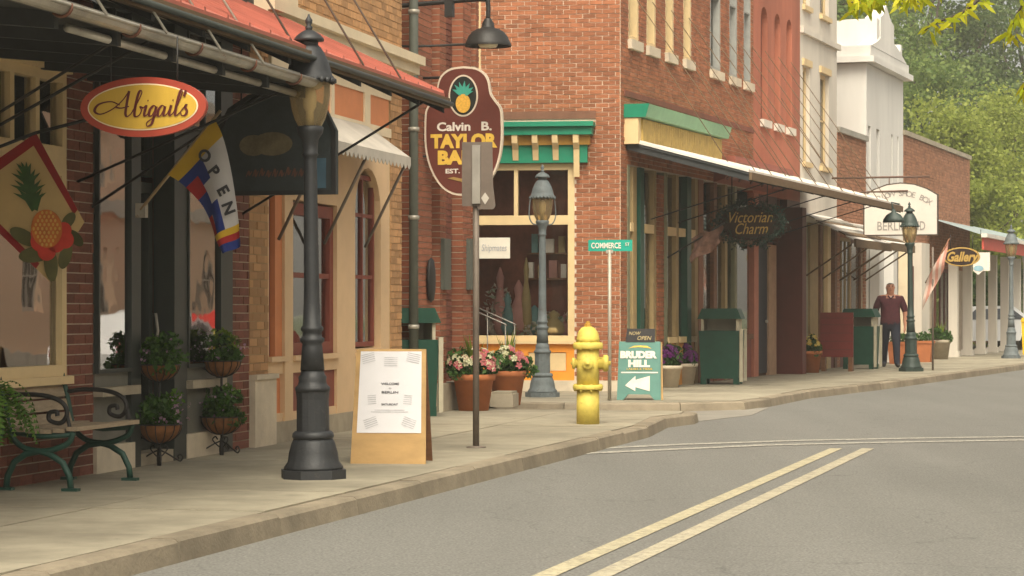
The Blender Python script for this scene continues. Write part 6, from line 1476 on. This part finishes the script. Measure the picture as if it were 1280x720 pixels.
opposite(9.2, 24, 5.4, peach_wall, 'peach rendered building across the street, mirrored in the left shop windows', white_paint)
opposite(24.2, 40, 5.6, peach_wall, 'second peach rendered building farther along across the street, mirrored in shop glass', off_white)
# ---- trees
def tree(label, x, y, h, cr, leaf, size, nclump, per, seed, trunk_r=.35, group='trees behind the far end of the street', low=.25, gaps=1.0):
    random.seed(seed); np.random.seed(seed)
    o = thing('tree', (x, y, -.2), 0, label, 'tree', group); bark = pm('bark', (.075, .06, .045), .95, .3, 5, .6)
    m = MB(); top = Vector((random.uniform(-.6, .6), 0, h * .8)); pts = [Vector((0, 0, 0)), Vector((.1, 0, h * .25)), Vector((-.15, .1, h * .5)), top]; sp = spline(pts, 4); m.tube(sp, [trunk_r * (1 - .8 * i / (len(sp) - 1)) for i in range(len(sp))], 10); m.build('trunk', bark, o)
    cl = []; lim = MB()
    for i in range(nclump):
        a = random.uniform(0, 2 * math.pi); q = random.random(); zz = low + (1 - low) * q
        prof = math.sin(math.pi * min(1, max(.08, (zz - low * .7) / (1.08 - low * .7))) ** .8) ** .7
        r = cr * prof * math.sqrt(random.uniform(.25, 1)); c = Vector((r * math.cos(a), r * math.sin(a), zz * h)); cl.append(c)
        if i % 6 == 0:
            b = sp[min(len(sp) - 2, int(len(sp) * .8 * max(.1, zz - .18)))]; lim.tube([b, b.lerp(c, .5) + Vector((0, 0, .3)), c], [trunk_r * .35, trunk_r * .2, .03], 6)
    lim.build('limbs', bark, o)
    P = np.concatenate([np.random.normal(size=(per, 3)) * np.array([1, 1, .62]) * (cr * .12 + .25) * random.uniform(.55, 1.35) + np.array(c) for c in cl])
    tag(put('crown', leafmesh('crown', leafcloud(P, size, up=.7, aspect=.7), leaf), o), kind='stuff'); return o
lf_far = leafmat('leaf_far_green', (.10, .175, .04), (.25, .32, .09), .55); lf_dk = leafmat('leaf_far_dark', (.07, .13, .04), (.19, .25, .085), .5); lf_yel = leafmat('leaf_far_yellow', (.22, .28, .045), (.38, .42, .09), .58)
for (x, y, h, cr, lf, lab, sz, lo) in (
        (13.0, 104, 19, 5.5, lf_far, 'tall green tree directly behind the white gabled building', .20, .2), (19.0, 112, 22, 5.0, lf_dk, 'tallest dark green tree with a bare trunk showing, right of the white gable', .20, .15), (26.0, 118, 20, 5.5, lf_dk, 'dark green tree at the right edge behind the porch', .20, .1),
        (33, 112, 19, 6, lf_far, 'broad green tree beyond the right edge of the picture', .3, .2), (5, 112, 18, 6, lf_far, 'broad green tree hidden behind the cream building', .3, .2),
        (15.6, 86, 8.6, 2.8, lf_yel, 'yellow-green young tree above the plain brick hall', .16, .1), (19.0, 90, 9.2, 3.0, lf_yel, 'yellow-green round tree in the middle behind the porch roof', .16, .05), (22.6, 88, 7.4, 2.8, lf_yel, 'low yellow-green tree at the right edge above the porch roof', .16, .05), (17.6, 97, 11.5, 3.4, lf_far, 'mid-green tree between the yellow-green ones and the tall tree', .18, .1)):
    tree(lab, x, y, h, cr, lf, sz, int(62 + cr * 9) if h > 12 else int(24 + cr * 8), 420 if h > 12 else 460, int(x * 7 + y), .42 if h > 12 else .16, low=lo)
# shrubs seen between the porch posts
for i, (px, d, lab) in enumerate(((1222, 79, 'leafy green shrub seen between the left porch posts'), (1250, 80, 'leafy green shrub seen between the middle porch posts'), (1277, 81, 'leafy green shrub seen between the right porch posts'))):
    random.seed(i); np.random.seed(i); o = thing('shrub', at(px, 430, d) * Vector((1, 1, 0)), 0, lab, 'shrub', 'shrubs behind the porch')
    MB().tube([(0, 0, 0), (.05, 0, 1.2)], .06, 8).build('stem', MATS['bark'], o); tag(put('foliage', leafmesh('foliage', leafcloud(blob_pts(2600, (0, 0, 1.5), (.9, .9, 1.3)), .16, up=.5), leaf_mid if i != 1 else lf_far), o), kind='stuff')
# ---- street tree on the other pavement whose leafy twigs hang into the top right corner
random.seed(3); np.random.seed(3)
o = thing('street_tree', F1.w(-3, 10.2, 0), 0, 'bright yellow-green leafy twigs hanging into the top right corner', 'tree')
base = o.location.copy(); d_ = 17.5
def loc_(px, py, d=d_): return at(px, py, d) - base
fork = loc_(1420, -160, 16.0)
MB().tube(spline([(0, 0, -.15), (-.05, .05, 1.4), (.02, .2, 2.6), fork], 5), [.17 - .005 * i for i in range(16)], 12).build('trunk', MATS['bark'], o)
ll = MB().prism([(0, 0), (.010, .02), (.014, .05), (.009, .085), (0, .115), (-.009, .085), (-.014, .05), (-.010, .02)], -.0004, .0004, 'y'); leafme = ll.mesh('leaf', leafmat('leaf_sunlit_yellow', (.42, .50, .02), (.70, .66, .04), .62))
tw = MB(); nl = 0
twigs = [([(1420, -160), (1300, -60), (1180, -22), (1110, -8), (1052, 6)], 95), ([(1300, -60), (1240, -15), (1205, 14), (1172, 28), (1156, 38)], 40), ([(1420, -160), (1330, -50), (1290, -10), (1268, 25), (1262, 52)], 70), ([(1340, -30), (1310, 40), (1290, 90), (1279, 112)], 26), ([(1180, -22), (1150, -6), (1120, 2)], 36), ([(1110, -8), (1085, 2), (1068, 12)], 30)]
for tp, n in twigs:
    sp = spline([loc_(x, y_, d_ + .15 * math.sin(i * 2)) for i, (x, y_) in enumerate(tp)], 6); tw.tube(sp, [max(.004, .022 * (1 - i / len(sp))) for i in range(len(sp))], 6)
    for k in range(n):
        u = random.uniform(.35, 1) if tp[0][0] > 1400 else random.uniform(.15, 1); p = sp[int(u * (len(sp) - 1))]; lf = put('leaf', leafme, o, p + Vector((random.uniform(-.035, .035), random.uniform(-.15, .15), random.uniform(-.03, .03))))
        lf.rotation_euler = (random.uniform(-.7, .7), random.uniform(1.6, 4.2), random.uniform(-1.2, 1.2)); s_ = random.uniform(.75, 1.3); lf.scale = (s_, s_, s_); nl += 1
tw.build('twigs', MATS['bark'], o)
np.random.seed(4); P = np.concatenate([np.random.normal(size=(130, 3)) * .45 + np.array(fork) + np.array((random.uniform(.3, 3.5), random.uniform(-2.5, 2.0), random.uniform(.9, 3.0))) for _ in range(26)]); tag(put('crown', leafmesh('crown', leafcloud(P, .11), MATS['leaf_sunlit_yellow']), o), kind='stuff')
# ---- the hazy air of a humid morning
HZ = 0.0013
if HZ:
    hm = bpy.data.materials.new('haze'); hm.use_nodes = True; N = hm.node_tree.nodes; L = hm.node_tree.links
    for n in list(N): N.remove(n)
    pv = N.new('ShaderNodeVolumePrincipled'); pv.inputs['Color'].default_value = (1.0, .96, .88, 1); pv.inputs['Density'].default_value = HZ; pv.inputs['Anisotropy'].default_value = .3
    out = N.new('ShaderNodeOutputMaterial'); L.new(pv.outputs[0], out.inputs['Volume'])
    tag(MB().box(-410, 410, -70, 910, -1.3, 26).build('haze', hm), kind='stuff')
